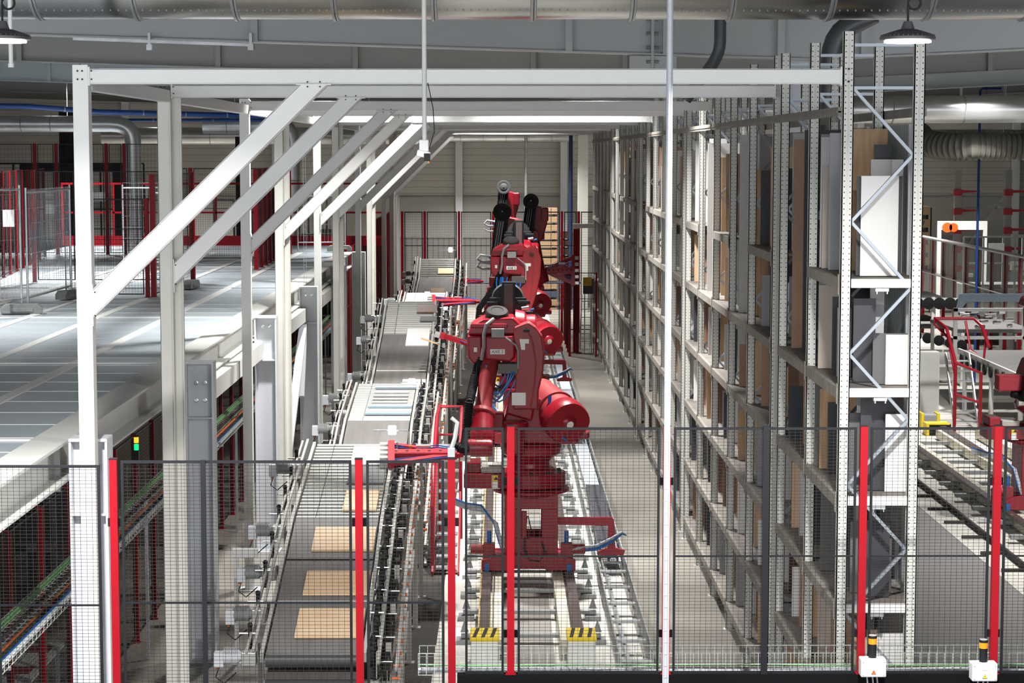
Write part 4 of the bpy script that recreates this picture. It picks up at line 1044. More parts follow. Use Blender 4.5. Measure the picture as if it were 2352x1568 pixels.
    l_ = la.build('lower_arm', mat('arm_red', (0.27, 0.018, 0.022), 0.4, var=0.1, vs=5), t, bevel=0.03, seg=3)
    ridge = [(a - 0.14, b) for a, b in ((0.18 + dx * 0.15, zz(3.0)), (0.24 + dx * 0.3, zz(3.35)), (0.26 + dx * 0.5, zz(3.7)), (0.20 + dx * 0.8, zz(4.05)), (0.10 + dx, zz(4.25)))]
    MB().tube([(a, -0.605, b) for a, b in ridge], 0.012, 6).build('casting_ridge', REDL, l_, smooth=True)
    lx, lz = -0.08 + dx * 0.8, zz(4.0)
    MB().prism([(lx - 0.06, lz + 0.07), (lx + 0.09, lz + 0.07), (lx + 0.09, lz + 0.0), (lx + 0.03, lz + 0.0), (lx + 0.03, lz - 0.10), (lx - 0.03, lz - 0.10)], 1, -0.609, -0.603).build('cream_label', LABELW, l_)
    MB().box(-0.26, -0.04, -0.609, -0.603, 3.02, 3.22).build('white_notice', LABELW, l_)
    MB().box(-0.08 + dx, 0.02 + dx, -0.63, -0.60, zz(4.18), zz(4.18) + 0.05).build('small_box', DARKM, l_, bevel=0.006)
    ez = zt
    if pose == 'hang':
        hx, hz = -0.22 + dx, ez + 0.04
        # elbow gear and housing
        MB().lathe((hx + 0.36, -0.05, ez - 0.04), (-1, 0, 0), [(0.20, 0), (0.24, 0.03), (0.24, 0.16), (0.29, 0.20), (0.32, 0.34)], 28).build('elbow_gear', RED, t, smooth=True)
        he = MB().prism([(hx - 0.74, hz - 0.14), (hx - 0.68, hz + 0.02), (hx - 0.50, hz + 0.12), (hx - 0.02, hz + 0.15), (hx + 0.12, hz + 0.02), (hx + 0.12, hz - 0.14)], 1, -0.50, 0.34)
        he.prism([(hx - 0.75, hz - 0.14), (hx - 0.50, hz - 0.14), (hx - 0.50, hz - 0.50), (hx - 0.54, hz - 0.60), (hx - 0.66, hz - 0.60), (hx - 0.74, hz - 0.50)], 1, -0.52, -0.10)
        he.prism([(hx - 0.48, hz - 0.14), (hx + 0.02, hz - 0.14), (hx + 0.02, hz - 0.48), (hx - 0.06, hz - 0.56), (hx - 0.46, hz - 0.52)], 1, -0.60, 0.20)
        h_ = he.build('arm_housing', RED, t, bevel=0.04, seg=3)
        MB().prism([(hx - 0.70, 0.0), (hx - 0.10, 0.0), (hx - 0.16, 0.10), (hx - 0.62, 0.10)], 2, hz - 0.02, hz + 0.05).build('lid_front', RED, h_, bevel=0.02, loc=(0, -0.58, 0))
        MB().box(hx - 0.38, hx - 0.15, -0.608, -0.602, hz - 0.43, hz - 0.35).build('axis_label', LABELW, h_)
        text('axis_label_text', 'AXE 3', 0.07, INK, h_, (hx - 0.265, -0.612, hz - 0.392), (PI / 2, 0, 0))
        text('maker_lettering', 'ABB', 0.12, mat('lettering_dark_red', (0.10, 0.01, 0.012), 0.5), h_, (hx - 0.46, -0.10, hz + 0.142), (math.radians(6), 0, 0))
        MB().box(hx - 0.64, hx - 0.59, -0.526, -0.52, hz - 0.40, hz - 0.33).build('small_label', LABELW, h_)
        MB().box(hx - 0.36, hx - 0.16, -0.70, -0.61, hz - 0.16, hz - 0.02).build('bracket_plate', MIDM, h_, bevel=0.006)
        MB().tube([(hx - 0.14, -0.64, hz - 0.16), (hx + 0.02, -0.64, hz - 0.28), (hx + 0.06, -0.64, hz - 0.36), (hx + 0.06, -0.64, hz - 0.66)], 0.016, 6).build('guard_rod', MIDM, h_)
        MB().box(hx - 0.26, hx + 0.06, -0.62, -0.30, hz - 0.74, hz - 0.58).build('junction_plate', mat('plate_grey', (0.10, 0.09, 0.085), 0.5, 0.3), h_, bevel=0.01)
        MB().lathe((hx - 0.28, -0.26, hz + 0.08), (0.05, -0.40, 0.9), [(0.17, 0), (0.185, 0.02), (0.185, 0.15), (0.165, 0.18), (0.10, 0.19), (0.09, 0.18)], 36).build('black_cap_wheel', mat('cap_black', (0.02, 0.018, 0.018), 0.7, spec=0.2), t, smooth=True)
        MB().tube([(hx - 0.33, -0.50, hz + 0.12), (hx - 0.44, -0.62, hz + 0.04), (hx - 0.48, -0.64, hz - 0.12), (hx - 0.48, -0.64, hz - 0.3), (hx - 0.52, -0.58, hz - 0.52)], 0.03, 8).build('wrapped_hose', mat('foil_wrap', (0.30, 0.29, 0.29), 0.4, 0.4), t, smooth=True)
        dp = MB().box(hx - 0.20, hx + 0.02, 0.22, 0.40, hz + 0.08, hz + 0.66).box(hx - 0.40, hx + 0.20, 0.30, 0.40, hz + 0.16, hz + 0.40).box(hx + 0.10, hx + 0.30, 0.02, 0.22, hz - 0.10, hz + 0.20).box(hx + 0.05, hx + 0.26, 0.2, 0.3, hz + 0.30, hz + 0.36).box(hx - 0.44, hx - 0.25, 0.2, 0.3, hz + 0.28, hz + 0.34)
        d_ = dp.build('hose_guide', BLACK, t, bevel=0.012)
        MB().lathe((hx - 0.10, 0.42, hz + 0.36), (0, 1, 0), [(0.25, 0), (0.27, 0.03), (0.27, 0.10), (0.24, 0.12)], 36).build('guide_drum', mat('drum_dark', (0.035, 0.035, 0.033), 0.6, spec=0.25), d_, smooth=True)
        MB().box(hx - 0.16, hx - 0.02, 0.19, 0.218, hz + 0.12, hz + 0.62).build('cover_plate', mat('brown_plate', (0.06, 0.042, 0.04), 0.5), d_)
        MB().box(hx + 0.11, hx + 0.16, 0.005, 0.018, hz - 0.04, hz + 0.06).build('small_label', LABELW, d_)
        MB().cyl((hx + 0.12, -0.02, hz + 0.24), (hx + 0.24, -0.02, hz + 0.26), 0.04, n=10).build('fitting', STEEL, d_, smooth=True)
        MB().cyl((hx + 0.26, -0.02, hz + 0.22), (hx + 0.32, -0.02, hz + 0.24), 0.02, n=10).build('fitting', BLUEH, d_, smooth=True)
        # forearm hanging down
        a0 = Vector((hx - 0.36, -0.30, hz - 0.40)); a1 = Vector((hx - 0.50 - dxf, -0.28 - fy, 2.95 + dz * 0.6 + (0.0)))
        dd = (a1 - a0).normalized(); LL = (a1 - a0).length
        MB().lathe(a0, dd, [(0.20, 0), (0.19, 0.10), (0.145, 0.22), (0.125, LL * 0.8), (0.14, LL - 0.05), (0.20, LL - 0.02), (0.21, LL + 0.04), (0.19, LL + 0.06)], 24).build('forearm', mat('arm_red', (0.27, 0.018, 0.022)), t, smooth=True)
        a2 = a1 + Vector((-0.04, -fy * 0.7, -0.62))
        wr = MB().lathe(a1 + dd * 0.05, (a2 - a1), [(0.19, 0), (0.19, 0.22), (0.22, 0.34), (0.22, 0.52), (0.15, 0.62)], 20)
        wr.lathe(a2 + Vector((0.2, 0, 0.14)), (-1, 0, 0), [(0.12, 0), (0.14, 0.05), (0.14, 0.42), (0.10, 0.46)], 20)
        wr.build('wrist', RED, t, smooth=True)
        text('maker_lettering', 'ABB', 0.085, INK, t, (a1.x + 0.0, a1.y - 0.23, a1.z - 0.22), (PI / 2, math.radians(-80), 0))
        tp = a2 + Vector((-0.26, 0, 0.02))
        MB().cyl(tp + Vector((0.12, 0, 0)), tp + Vector((-0.04, 0, 0)), 0.09, n=16).build('tool_flange', ALU, t, smooth=True)
        # hoses
        hose = [(hx - 0.54, -0.46, hz - 0.50), (hx - 0.62, -0.52, hz - 0.80), (a1.x - 0.20, a1.y - 0.24, a1.z + 0.2), (a1.x - 0.24, a1.y - 0.26, a1.z - 0.25), (a1.x - 0.27, a2.y - 0.2, a1.z - 0.50), (tp.x - 0.02, tp.y - 0.1, tp.z + 0.12), (tp.x - 0.16, tp.y, tp.z + 0.16)]
        ho = MB().tube(hose, 0.065, 14); H = ho.build('corrugated_hose', RUBBER, t, smooth=True)
        rb = MB(); P_ = [Vector(v) for v in hose]
        for a, b in zip(P_[:-1], P_[1:]):
            n_ = int((b - a).length / 0.035)
            for k in range(n_): rb.lathe(a + (b - a) * (k / n_), (b - a), [(0.066, 0), (0.076, 0.005), (0.076, 0.015), (0.066, 0.02)], 12)
        rb.build('hose_ribs', RUBBER, H, smooth=True)
        rr = random.Random(int(Y)); bh = MB(); bk = MB()
        for k in range(9):
            xa = hx - 0.50 + rr.uniform(-0.1, 0.15); xb = hx - 0.12 + rr.uniform(-0.1, 0.2); lo = hz - 0.95 - rr.uniform(0, 0.35); yv = -0.52 - rr.uniform(0, 0.12)
            c_l = [(xa, yv, hz - 0.60), (xa - 0.03, yv - 0.05, (hz - 0.6 + lo) / 2), ((xa + xb) / 2 - 0.05, yv - 0.06, lo), (xb - 0.04, yv - 0.04, (hz - 0.55 + lo) / 2), (xb, yv, hz - 0.70)]
            cc_ = []
            for a, b in zip(c_l[:-1], c_l[1:]):
                for q_ in range(4): cc_.append(tuple(Vector(a).lerp(Vector(b), q_ / 4)))
            cc_.append(c_l[-1])
            sm = [Vector(v) for v in cc_]
            for _ in range(3): sm = [sm[0]] + [(sm[i - 1] + sm[i] * 2 + sm[i + 1]) / 4 for i in range(1, len(sm) - 1)] + [sm[-1]]
            (bh if k < 7 else bk).tube(sm, 0.013, 6)
        bh.build('blue_air_line', BLUEH, t, smooth=True, per=1); bk.build('black_cable', BLACK, t, smooth=True, per=1)
        if tool: gripper(t, -1, tool[0], 0.1, tp + Vector((-0.04, 0, 0)) + Vector(tool[1]), tool[2])
    else:
        # raised forearm seen from behind with its big black pulley
        hx, hz = 0.0 + dx, ez
        MB().lathe((hx + 0.34, -0.05, ez), (-1, 0, 0), [(0.20, 0), (0.24, 0.03), (0.24, 0.2), (0.28, 0.3)], 24).build('elbow_gear', RED, t, smooth=True)
        sx = tool[3] if tool else 1
        he = MB().prism([(hx - 0.30, hz - 0.25), (hx + 0.26, hz - 0.25), (hx + 0.42, hz + 0.30), (hx + 0.46, hz + 0.72), (hx + 0.34, hz + 0.86), (hx + 0.02, hz + 0.92), (hx - 0.28, hz + 0.5)], 1, -0.30, 0.40)
        he.prism([(hx + 0.22, hz + 0.40), (hx + 0.46, hz + 0.40), (hx + 0.46, hz + 0.86), (hx + 0.22, hz + 0.86)], 1, -0.50, -0.30)
        he.build('arm_housing', RED, t, bevel=0.04, seg=3)
        gx = hx - 0.18
        pk = MB(); a = Vector((gx - 0.10, -0.62, hz - 0.30)); b = Vector((gx + 0.06, -0.42, hz + 1.05))
        pk.bar(a + Vector((-0.15, 0, 0)), b + Vector((-0.15, 0, 0)), 0.05, 0.10).bar(a + Vector((0.15, 0, 0)), b + Vector((0.15, 0, 0)), 0.09, 0.12)
        pk.bar(a + Vector((0, 0.1, 0.1)), b + Vector((0, 0.1, 0)), 0.30, 0.04)
        k_ = pk.build('hose_guide', BLACK, t, bevel=0.01)
        MB().lathe(b + Vector((0, -0.02, 0.0)), (0, -1, 0.25), [(0.24, 0), (0.26, 0.02), (0.26, 0.08), (0.22, 0.09), (0.15, 0.07), (0.12, 0.09), (0.03, 0.09)], 32).build('pulley_wheel', mat('wheel_black', (0.012, 0.012, 0.013), 0.75), k_, smooth=True)
        MB().lathe(b + Vector((0, -0.11, 0.03)), (0, -1, 0.25), [(0.025, 0), (0.02, 0.02)], 12).build('wheel_pin', STEEL, k_, smooth=True)
        MB().bar(b + Vector((0, 0.06, 0.05)), b + Vector((0, 0.06, 0.26)), 0.09, 0.05).build('top_bracket', BLACK, k_)
        rd = MB()
        for xx in (-0.08, -0.02, 0.05): rd.cyl(a + Vector((xx, -0.04, 0.1)), b + Vector((xx, -0.06, -0.15)), 0.014, n=8)
        rd.build('spring_rod', STEEL, k_, smooth=True, per=1)
        MB().tube([a + Vector((0.15, -0.02, 0.1)), a + Vector((0.20, -0.05, -0.3)), a + Vector((0.10, -0.05, -0.75)), a + Vector((0.0, 0.0, -1.2))], 0.06, 10).build('corrugated_hose', RUBBER, t, smooth=True)
        gh = MB()
        for k in range(2): gh.tube([a + Vector((-0.05, 0, 0.1 - 0.2 * k)), a + Vector((-0.45, 0, 0.16 - 0.2 * k)), a + Vector((-0.55, 0, 0.05 - 0.2 * k)), a + Vector((-0.40, 0, -0.03 - 0.2 * k)), a + Vector((-0.05, 0, -0.02 - 0.2 * k))], 0.035, 8)
        gh.build('grey_hose', GREYH, t, smooth=True, per=1)
        MB().tube([a + Vector((-0.2, -0.03, 0.1)), a + Vector((0.0, -0.06, -0.05)), a + Vector((0.35, -0.03, -0.12))], 0.03, 8).build('blue_air_lines', BLUEH, t, smooth=True)
        # forearm pointing down behind
        f0 = Vector((hx, 0.05, hz - 0.1)); f1 = Vector((hx - 0.55 * sx * 0.4, 0.25, 3.15))
        MB().lathe(f0, (f1 - f0), [(0.2, 0), (0.15, 0.25), (0.13, (f1 - f0).length), (0.2, (f1 - f0).length + 0.02), (0.19, (f1 - f0).length + 0.5)], 20).build('forearm', RED, t, smooth=True)
        if tool: gripper(t, -sx if False else tool[4], tool[0], 0.1, Vector((f1.x + tool[4] * 0.2, f1.y, f1.z - 0.35)) + Vector(tool[1]), tool[2])
    # bracket that drags the cable chain
    if detail:
        MB().prism([(0.45, 1.12), (1.36, 1.12), (1.40, 1.08), (1.42, 0.62), (1.58, 0.58), (1.56, 0.50), (1.14, 0.50), (1.14, 0.56), (1.30, 0.62), (1.30, 0.98), (0.45, 1.0)], 1, -0.02, 0.04).build('chain_bracket', REDT, t, bevel=0.006)
        cb_ = MB(); cg_ = MB()
        for k in range(5):
            o_ = k * 0.02
            (cb_ if k < 3 else cg_).tube([(0.62, -0.3 - o_, 0.62), (0.80, -0.34 - o_, 0.62 + o_), (1.1, -0.3, 0.64 + o_), (1.35, -0.2, 0.74 + o_), (1.52, -0.1, 0.86 + o_ * 0.5), (1.60, 0.02, 0.82)], 0.014, 6)
        cb_.build('blue_cable', BLUEH, t, smooth=True, per=1); cg_.build('grey_cable', GREYH, t, smooth=True, per=1)
        gg = MB(); gb = MB()
        for k in range(5):
            o_ = k * 0.022
            (gb if k == 4 else gg).tube([(-1.25, 0.0, 1.36 + o_), (-1.0, -0.1, 1.28 + o_), (-0.75, -0.2, 1.26 + o_), (-0.5 - o_ * 0.5, -0.4, 1.10), (-0.42 - o_ * 0.5, -0.44, 0.8), (-0.40, -0.44, 0.62)], 0.018, 6)
        gg.build('grey_cable', GREYH, t, smooth=True, per=1); gb.build('blue_cable', BLUEH, t, smooth=True)
        MB().tube([(-0.02, -0.43, 1.22), (-0.05, -0.47, 0.9), (-0.06, -0.5, 0.7), (0.02, -0.52, 0.52), (0.18, -0.52, 0.50), (0.28, -0.50, 0.62), (0.22, -0.47, 0.8)], 0.014, 6).tube([(0.0, -0.43, 1.22), (0.05, -0.46, 1.0), (0.0, -0.46, 0.85)], 0.01, 6).build('black_cable', BLACK, t, smooth=True, per=1)
        text('maker_lettering', 'ABB', 0.10, INK, t, (-0.62, -0.405, 2.72), (PI / 2, 0, 0)) if False else None
    return t
robot(33.0, 'red industrial robot nearest the camera, standing tall behind the mesh fence', 'hang', 0.0, 0.0, (1.15, (0.05, -0.15, 0.05), (math.radians(10), 0, math.radians(3))), fy=0.72)
robot(47.4, 'second red robot from the camera, its black cap above the first one', 'hang', 0.52, 0.28, (1.0, (0.2, 0, -0.12), (math.radians(-3), math.radians(17), 0)), dxf=0.30)
robot(58.5, 'third red robot from the camera, black pulley leaning left', 'raise', 0.05, -0.30, (1.35, (-0.35, 0.2, -0.05), (math.radians(12), 0, math.radians(4)), 1, -1))
robot(69.0, 'red robot whose triangular tool reaches right towards the rack', 'raise', 0.10, 0.65, (1.05, (-0.1, 0, 0.25), (math.radians(72), 0, 0), -1, 1))
robot(66.0, 'red robot hidden behind the third one, only its pulley showing', 'raise', 0.05, -0.32, None, detail=False) if False else None
robot(76.0, 'furthest red robot, its pulley highest of all', 'raise', 0.45, -0.25, (1.15, (-0.45, 0, -0.55), (math.radians(8), 0, 0), 1, -1), detail=False)
# boards held by tools
o = MB().box(-0.45, 0.0, -0.01, 0.01, -0.02, 0.02).build('board_strip', PINE, loc=(-1.45, 47.1, 2.62)); o.rotation_euler = (0, math.radians(18), 0)
tag(o, 'thin pine strip held out over the belt by the second robot', 'strip')
# ================================================================ mesh fences
def panel_mesh(W, H, pv=0.05, ph=0.03, wr=0.0028, fr=0.022, mid=None):
    fm_ = MB()
    fm_.box(0, W, -fr / 2, fr / 2, 0, fr).box(0, W, -fr / 2, fr / 2, H - fr, H).box(0, fr, -fr / 2, fr / 2, fr, H - fr).box(W - fr, W, -fr / 2, fr / 2, fr, H - fr)
    if mid: fm_.box(fr, W - fr, -fr / 3, fr / 3, mid - fr * 0.35, mid + fr * 0.35)
    wm = MB(); x = fr + pv * 0.6
    h = wr / 2
    while x < W - fr: wm.box(x - h, x + h, -h - 0.001, h - 0.001, fr, H - fr); x += pv
    z = fr + ph * 0.6
    while z < H - fr: wm.box(fr, W - fr, -h + 0.002, h + 0.002, z - h, z + h); z += ph
    return fm_, wm
def fence(name, lab, base, direction, widths, H, zb, post=0.06, pcol=REDF, pv=0.05, ph=0.03, wr=0.0028, fr=0.022, mid=None, lead=True, trail=True, gap=0.03, clips=True, floorz=None, group=None, fr_m=None, pdepth=None):
    """row of red posts and black mesh panels going from base along direction (unit xy)"""
    a = math.atan2(direction[1], direction[0]); floorz = base[2] if floorz is None else floorz
    t = thing(name, lab, 'fence', base, a, group)
    x = 0.0; cache = {}; pos = []
    if lead: pos.append(0)
    for i, Wd in enumerate(widths):
        x0 = x + post / 2 + gap
        Wp = Wd - post - 2 * gap
        key = round(Wp, 3)
        if key not in cache:
            f1, w1 = panel_mesh(Wp, H - zb, pv, ph, wr, fr, mid)
            cache[key] = (f1.build('panel_frame', fr_m or BLACK, t), w1.build('wire_mesh', WIRE, t)); o1, o2 = cache[key]; o2.parent = o1
        else:
            o1 = cache[key][0].copy(); col.objects.link(o1); o1.parent = t
            o2 = cache[key][1].copy(); col.objects.link(o2); o2.parent = o1
        o1.location = (x0, 0, zb); x += Wd
        if i < len(widths) - 1 or trail: pos.append(x)
    pd = pdepth or post
    pm_ = MB().box(-post / 2, post / 2, -pd / 2, pd / 2, 0.01, H + 0.012).box(-post * 0.7, post * 0.7, -post * 0.8, post * 0.8, 0, 0.008)
    p0_ = None
    for q in pos:
        if p0_ is None: p0_ = pm_.build('fence_post', pcol, t); o = p0_
        else: o = p0_.copy(); col.objects.link(o); o.parent = t
        o.location = (q, 0, 0)
        if clips:
            c2_ = MB()
            for zc in (H * 0.78, H * 0.16): c2_.box(-post / 2 - gap, post / 2 + gap, pd / 2, pd / 2 + 0.012, zc - 0.035, zc + 0.035)
            c2_.box(-post / 2 - 0.002, post / 2 + 0.002, -pd / 2 - 0.002, pd / 2 + 0.002, H + 0.012, H + 0.02)
            c2_.build('panel_clips', BLACK, o)
    return t

ZP = 2.46
# walkway the near fences stand on
struct('floor', MB().box(-9, 9, 6.0, 18.50, 2.00, 2.06), DARKM)
o = MB().box(-0.42, 5.6, 18.52, 18.62, 1.90, 2.24).build('kick_beam', mat('kick_black', (0.004, 0.004, 0.005), 0.8, spec=0.08))
tag(o, 'long black steel beam under the right mesh fence', 'beam')
xs = [1.42, 0.09]
fence('mesh_fence', 'tall mesh fence at right with red posts, standing on the black beam', (-0.41, 18.57, 2.24), (1, 0), [0.48, 1.42, 1.79, 1.22, 1.2], 2.275, 0.0, 0.066, mid=1.09, lead=False, clips=True)
for x_, lab in ((2.39, 'a'),):
    o = MB().box(x_ - 0.03, x_ + 0.03, 18.525, 18.555, 2.241, 4.53).build('panel_joint_post', BLACK)
    tag(o, 'black double upright joining two panels of the right mesh fence', 'post')
fence('mesh_fence', 'tall mesh fence at left with bright red posts, nearest the camera', (-3.24, 17.0, 2.06), (1, 0), [2.04, 0.77], 2.39, 0.03, 0.062, mid=1.16, lead=True, clips=True)
o = MB().box(-2.51, -2.47, 16.94, 16.975, 2.062, 4.46).build('panel_joint_post', BLACK)
tag(o, 'black double upright joining two panels of the left mesh fence', 'post')
fence('mesh_fence', 'mesh fence cut off by the left picture edge, slightly lower than its neighbour', (-4.27, 16.95, 2.06), (1, 0), [0.98], 2.36, 0.03, 0.05, mid=1.15, lead=False, trail=False, clips=False)
t = thing('gate_latch', 'grey metal latch arm on top of the corner fence post', 'latch', (-0.43, 17.03, 4.462))
MB().box(-0.03, 0.03, -0.03, 0.03, 0.012, 0.09).build('cap', MIDM, t, bevel=0.005)
MB().tube([(0, 0, 0.08), (0.03, 0, 0.17), (0.05, 0, 0.30), (0.0, 0, 0.34)], 0.018, 8).build('arm', MIDM, t, smooth=True)
# grey control boxes with amber beacons
def beacon(x, y, z, lab, sticker):
    t = thing('control_box', lab, 'control box', (x, y, z))
    MB().box(-0.115, 0.115, -0.07, 0.07, 0, 0.165).build('box', mat('box_grey', (0.56, 0.57, 0.58), 0.45), t, bevel=0.01)
    sc_ = MB()
    for sx in (-0.095, 0.095):
        for zz in (0.02, 0.14): sc_.cyl((sx, -0.073, zz), (sx, -0.07, zz), 0.006, n=8)
    sc_.build('screw', MIDM, t, per=1)
    MB().prism([(-0.022, 0.03), (0.022, 0.03), (0, 0.07)], 1, -0.074, -0.0705).build('warning_triangle', INK, t)
    MB().prism([(-0.018, 0.033), (0.018, 0.033), (0, 0.066)], 1, -0.0755, -0.0745).build('warning_triangle', ORANGE if not sticker else YELLOW, t)
    MB().prism([(0.004, 0.06), (-0.006, 0.048), (0.001, 0.048), (-0.003, 0.036), (0.006, 0.050), (-0.001, 0.050)], 1, -0.0765, -0.076).build('flash_mark', INK, t)
    if sticker: MB().box(-0.025, 0.025, -0.0735, -0.0705, 0.105, 0.13).build('white_sticker', LABELW, t)
    MB().cyl((0.0, 0.01, 0.165), (0.0, 0.01, 0.29), 0.036, n=20).build('beacon_base', BLACK, t, smooth=True)
    MB().cyl((0.0, 0.01, 0.292), (0.0, 0.01, 0.345), 0.0385, n=20).build('amber_beacon', AMBER, t, smooth=True)
    MB().cyl((0.0, 0.01, 0.345), (0.0, 0.01, 0.368), 0.040, n=20).build('beacon_cap', BLACK, t, smooth=True)
    MB().cyl((0.0, 0.01, 0.3685), (0.0, 0.01, 0.372), 0.036, n=20).build('cap_disc', MIDM, t)
    cb_ = MB()
    for k, xx in enumerate((-0.05, 0.0, 0.04)): cb_.tube([(xx, 0, 0.0), (xx + 0.01, 0, -0.08), (xx + 0.02 * (k - 1), 0.05, -0.2)], 0.007, 6)
    cb_.build('cable', GREYH, t, per=1)
beacon(3.36, 18.40, 2.262, 'grey control box with amber beacon at the foot of the second rack post', False)
beacon(4.37, 18.40, 2.222, 'grey control box with amber beacon and white sticker at lower right', True)
for (x, z, lab) in ((3.36, 2.262, 'left'), (4.37, 2.222, 'right')):
    o = MB().box(x - 0.05, x + 0.05, 18.472, 18.518, z + 0.03, z + 0.14).build('mounting_plate', BLACK)
    tag(o, 'small mounting plate behind the %s control box' % lab, 'plate')

# basket cable tray behind the right fence
def basket(name, lab, p, q, wd, h, n, m, cables, side=1, group=None):
    t = thing(name, lab, 'cable tray', p)
    P, Q = Vector((0, 0, 0)), Vector(q) - Vector(p); d = Q.normalized(); a = d.cross(Vector((0, 0, 1))).normalized(); b = a.cross(d)
    mb = MB()
    for o_ in (-wd / 2, -wd / 6, wd / 6, wd / 2): mb.bar(P + a * o_, Q + a * o_, 0.006)
    for s in (-1, 1): mb.bar(P + a * (s * wd / 2) + b * h, Q + a * (s * wd / 2) + b * h, 0.008); mb.bar(P + a * (s * wd / 2) + b * h * 0.5, Q + a * (s * wd / 2) + b * h * 0.5, 0.005)
    for k in range(n):
        c = P + d * (Q.length * k / (n - 1))
        mb.bar(c - a * wd / 2, c + a * wd / 2, 0.006); mb.bar(c - a * wd / 2, c - a * wd / 2 + b * h, 0.006, up=d); mb.bar(c + a * wd / 2, c + a * wd / 2 + b * h, 0.006, up=d)
    mb.build('wire_basket', m, t)
    rr = random.Random(5)
    for k, (cm, o_, hh, r) in enumerate(cables):
        pts = [P + d * (Q.length * i / 12) + a * (o_ * wd + rr.uniform(-0.01, 0.01)) + b * (hh + rr.uniform(-0.005, 0.01)) for i in range(13)]
        MB().tube(pts, r, 6).build('cable', cm, t, smooth=True)
    return t
PALEG = mat('tray_zinc', (0.66, 0.70, 0.64), 0.4, 0.5)
tb = basket('basket_cable_tray', 'wire basket cable tray running level behind the right mesh fence', (-0.8, 19.25, 2.09), (6.0, 19.25, 2.09), 0.30, 0.21, 90, PALEG, [(GREYH, 0.3, 0.03, 0.02), (GREENC, -0.3, 0.03, 0.008), (DARKM, 0.0, 0.02, 0.012)])
for x in (0.3, 2.5, 4.7, 6.5):
    MB().box(x - 0.02, x + 0.02, -0.18, 0.18, -0.03, -0.006).box(x - 0.02, x + 0.02, 0.14, 0.18, -2.08, -0.03).build('tray_support', GALV, tb)
# trays under the platform
cs = [(GREENC, -0.45, 0.09, 0.014), (GREENC, -0.40, 0.07, 0.012), (ORANGC, 0.05, 0.03, 0.016), (DARKM, -0.2, 0.03, 0.02), (DARKM, 0.2, 0.03, 0.02), (BLUEH, 0.35, 0.04, 0.025), (GREYH, 0.45, 0.05, 0.02)]
tb = basket('basket_cable_tray', 'wire cable tray with green, orange and blue cables under the platform', (-4.72, 13.0, 2.32), (-4.72, 58.0, 2.32), 0.42, 0.11, 280, PALEG, cs)
for k in range(9): MB().box(-0.22, 0.22, 5.5 + k * 4.8, 5.54 + k * 4.8, -0.03, -0.006).box(-0.22, -0.18, 5.5 + k * 4.8, 5.54 + k * 4.8, -2.32, -0.006).build('tray_support', GALV, tb)
# fences under the platform along the aisle side
fence('mesh_fence', 'mesh fence with red posts under the platform edge, near part', (-5.25, 18.6, 0.0), (0, 1), [1.5] * 9, 3.0, 0.1, 0.07, pv=0.05, ph=0.05, mid=1.7, clips=True)
fence('mesh_fence', 'mesh fence with red posts under the platform edge, far part', (-5.25, 33.6, 0.0), (0, 1), [1.5] * 14, 3.0, 0.1, 0.07, pv=0.05, ph=0.05, mid=1.7, clips=False)
# ================================================================ far end, left deck, right hall
# far aisle end fence, two storeys high
fence('mesh_fence', 'tall two storey fence with red posts across the far aisle end', (-3.9, 80.0, 0.0), (1, 0), [0.87, 1.33, 1.33, 1.33, 1.33, 0.65, 0.9], 4.72, 0.12, 0.10, pv=0.06, ph=0.10, wr=0.005, fr=0.04, mid=3.28, clips=False)
o = MB().box(-0.1, 0.1, -0.1, 0.1, 0, 4.35).box(-0.2, 0.2, -0.2, 0.2, 0, 0.02).build('red_post', REDF, loc=(2.56, 72.0, 0))
tag(o, 'thick red post beside the far end of the rack', 'post')
fence('mesh_fence', 'short fence with red posts running back beside the thick red post', (2.30, 70.8, 0.0), (0, 1), [1.5, 1.5, 1.5, 1.5], 2.95, 0.1, 0.08, pv=0.06, ph=0.06, wr=0.004, mid=1.6, clips=False)
fence('mesh_fence', 'low fence panel between the thick red post and the rack', (2.45, 70.6, 0.0), (1, 0), [0.75], 2.9, 0.1, 0.06, pv=0.06, ph=0.06, wr=0.004, mid=1.9, clips=False, lead=False)
t = thing('yellow_sign_cabinet', 'dark cabinet with a yellow notice beside the far rack end', 'cabinet', (2.85, 71.6, 0))
MB().box(-0.05, 0.30, 0, 0.3, 2.1, 2.62).build('body', mat('cabinet_dark', (0.06, 0.07, 0.10), 0.5), t, bevel=0.01)
MB().box(-0.06, 0.24, -0.012, -0.002, 2.38, 2.68).build('notice', YELLOW, t)
MB().box(-0.02, 0.02, 0.1, 0.14, 0, 2.1).box(0.22, 0.26, 0.1, 0.14, 0, 2.1).build('stand_leg', GALV, t)
t = thing('step_ladder', 'aluminium ladder standing beside the far rack end', 'ladder', (2.75, 73.2, 0))
for s in (0, 0.35): MB().bar((s, 0, 0.0), (s + 0.08, 0.8, 1.9), 0.05, 0.04).build('rail', ALU, t)
rg = MB()
for k in range(6): rg.bar((0.02 + k * 0.012, 0.1 + k * 0.12, 0.28 + k * 0.28), (0.37 + k * 0.012, 0.1 + k * 0.12, 0.28 + k * 0.28), 0.03)
rg.build('rung', ALU, t, per=1)
o = MB().box(-0.22, 0.22, -0.2, 0.2, 0, 10.6).build('white_column', mat('column_white', (0.66, 0.66, 0.60), 0.5), loc=(3.52, 91.0, 0))
tag(o, 'white column at the far end behind the thick red post', 'column')
duct('rain_pipe', 'dark blue down pipe beside the white column at the far end', [(3.02, 92, 0), (3.02, 92, 10)], 0.09, mat('navy', (0.01, 0.02, 0.06), 0.4), 9)
duct('rain_pipe', 'thin grey pipe running down the middle of the far wall', [(1.05, 94, 0), (1.05, 94, 10)], 0.075, GALV, 3)
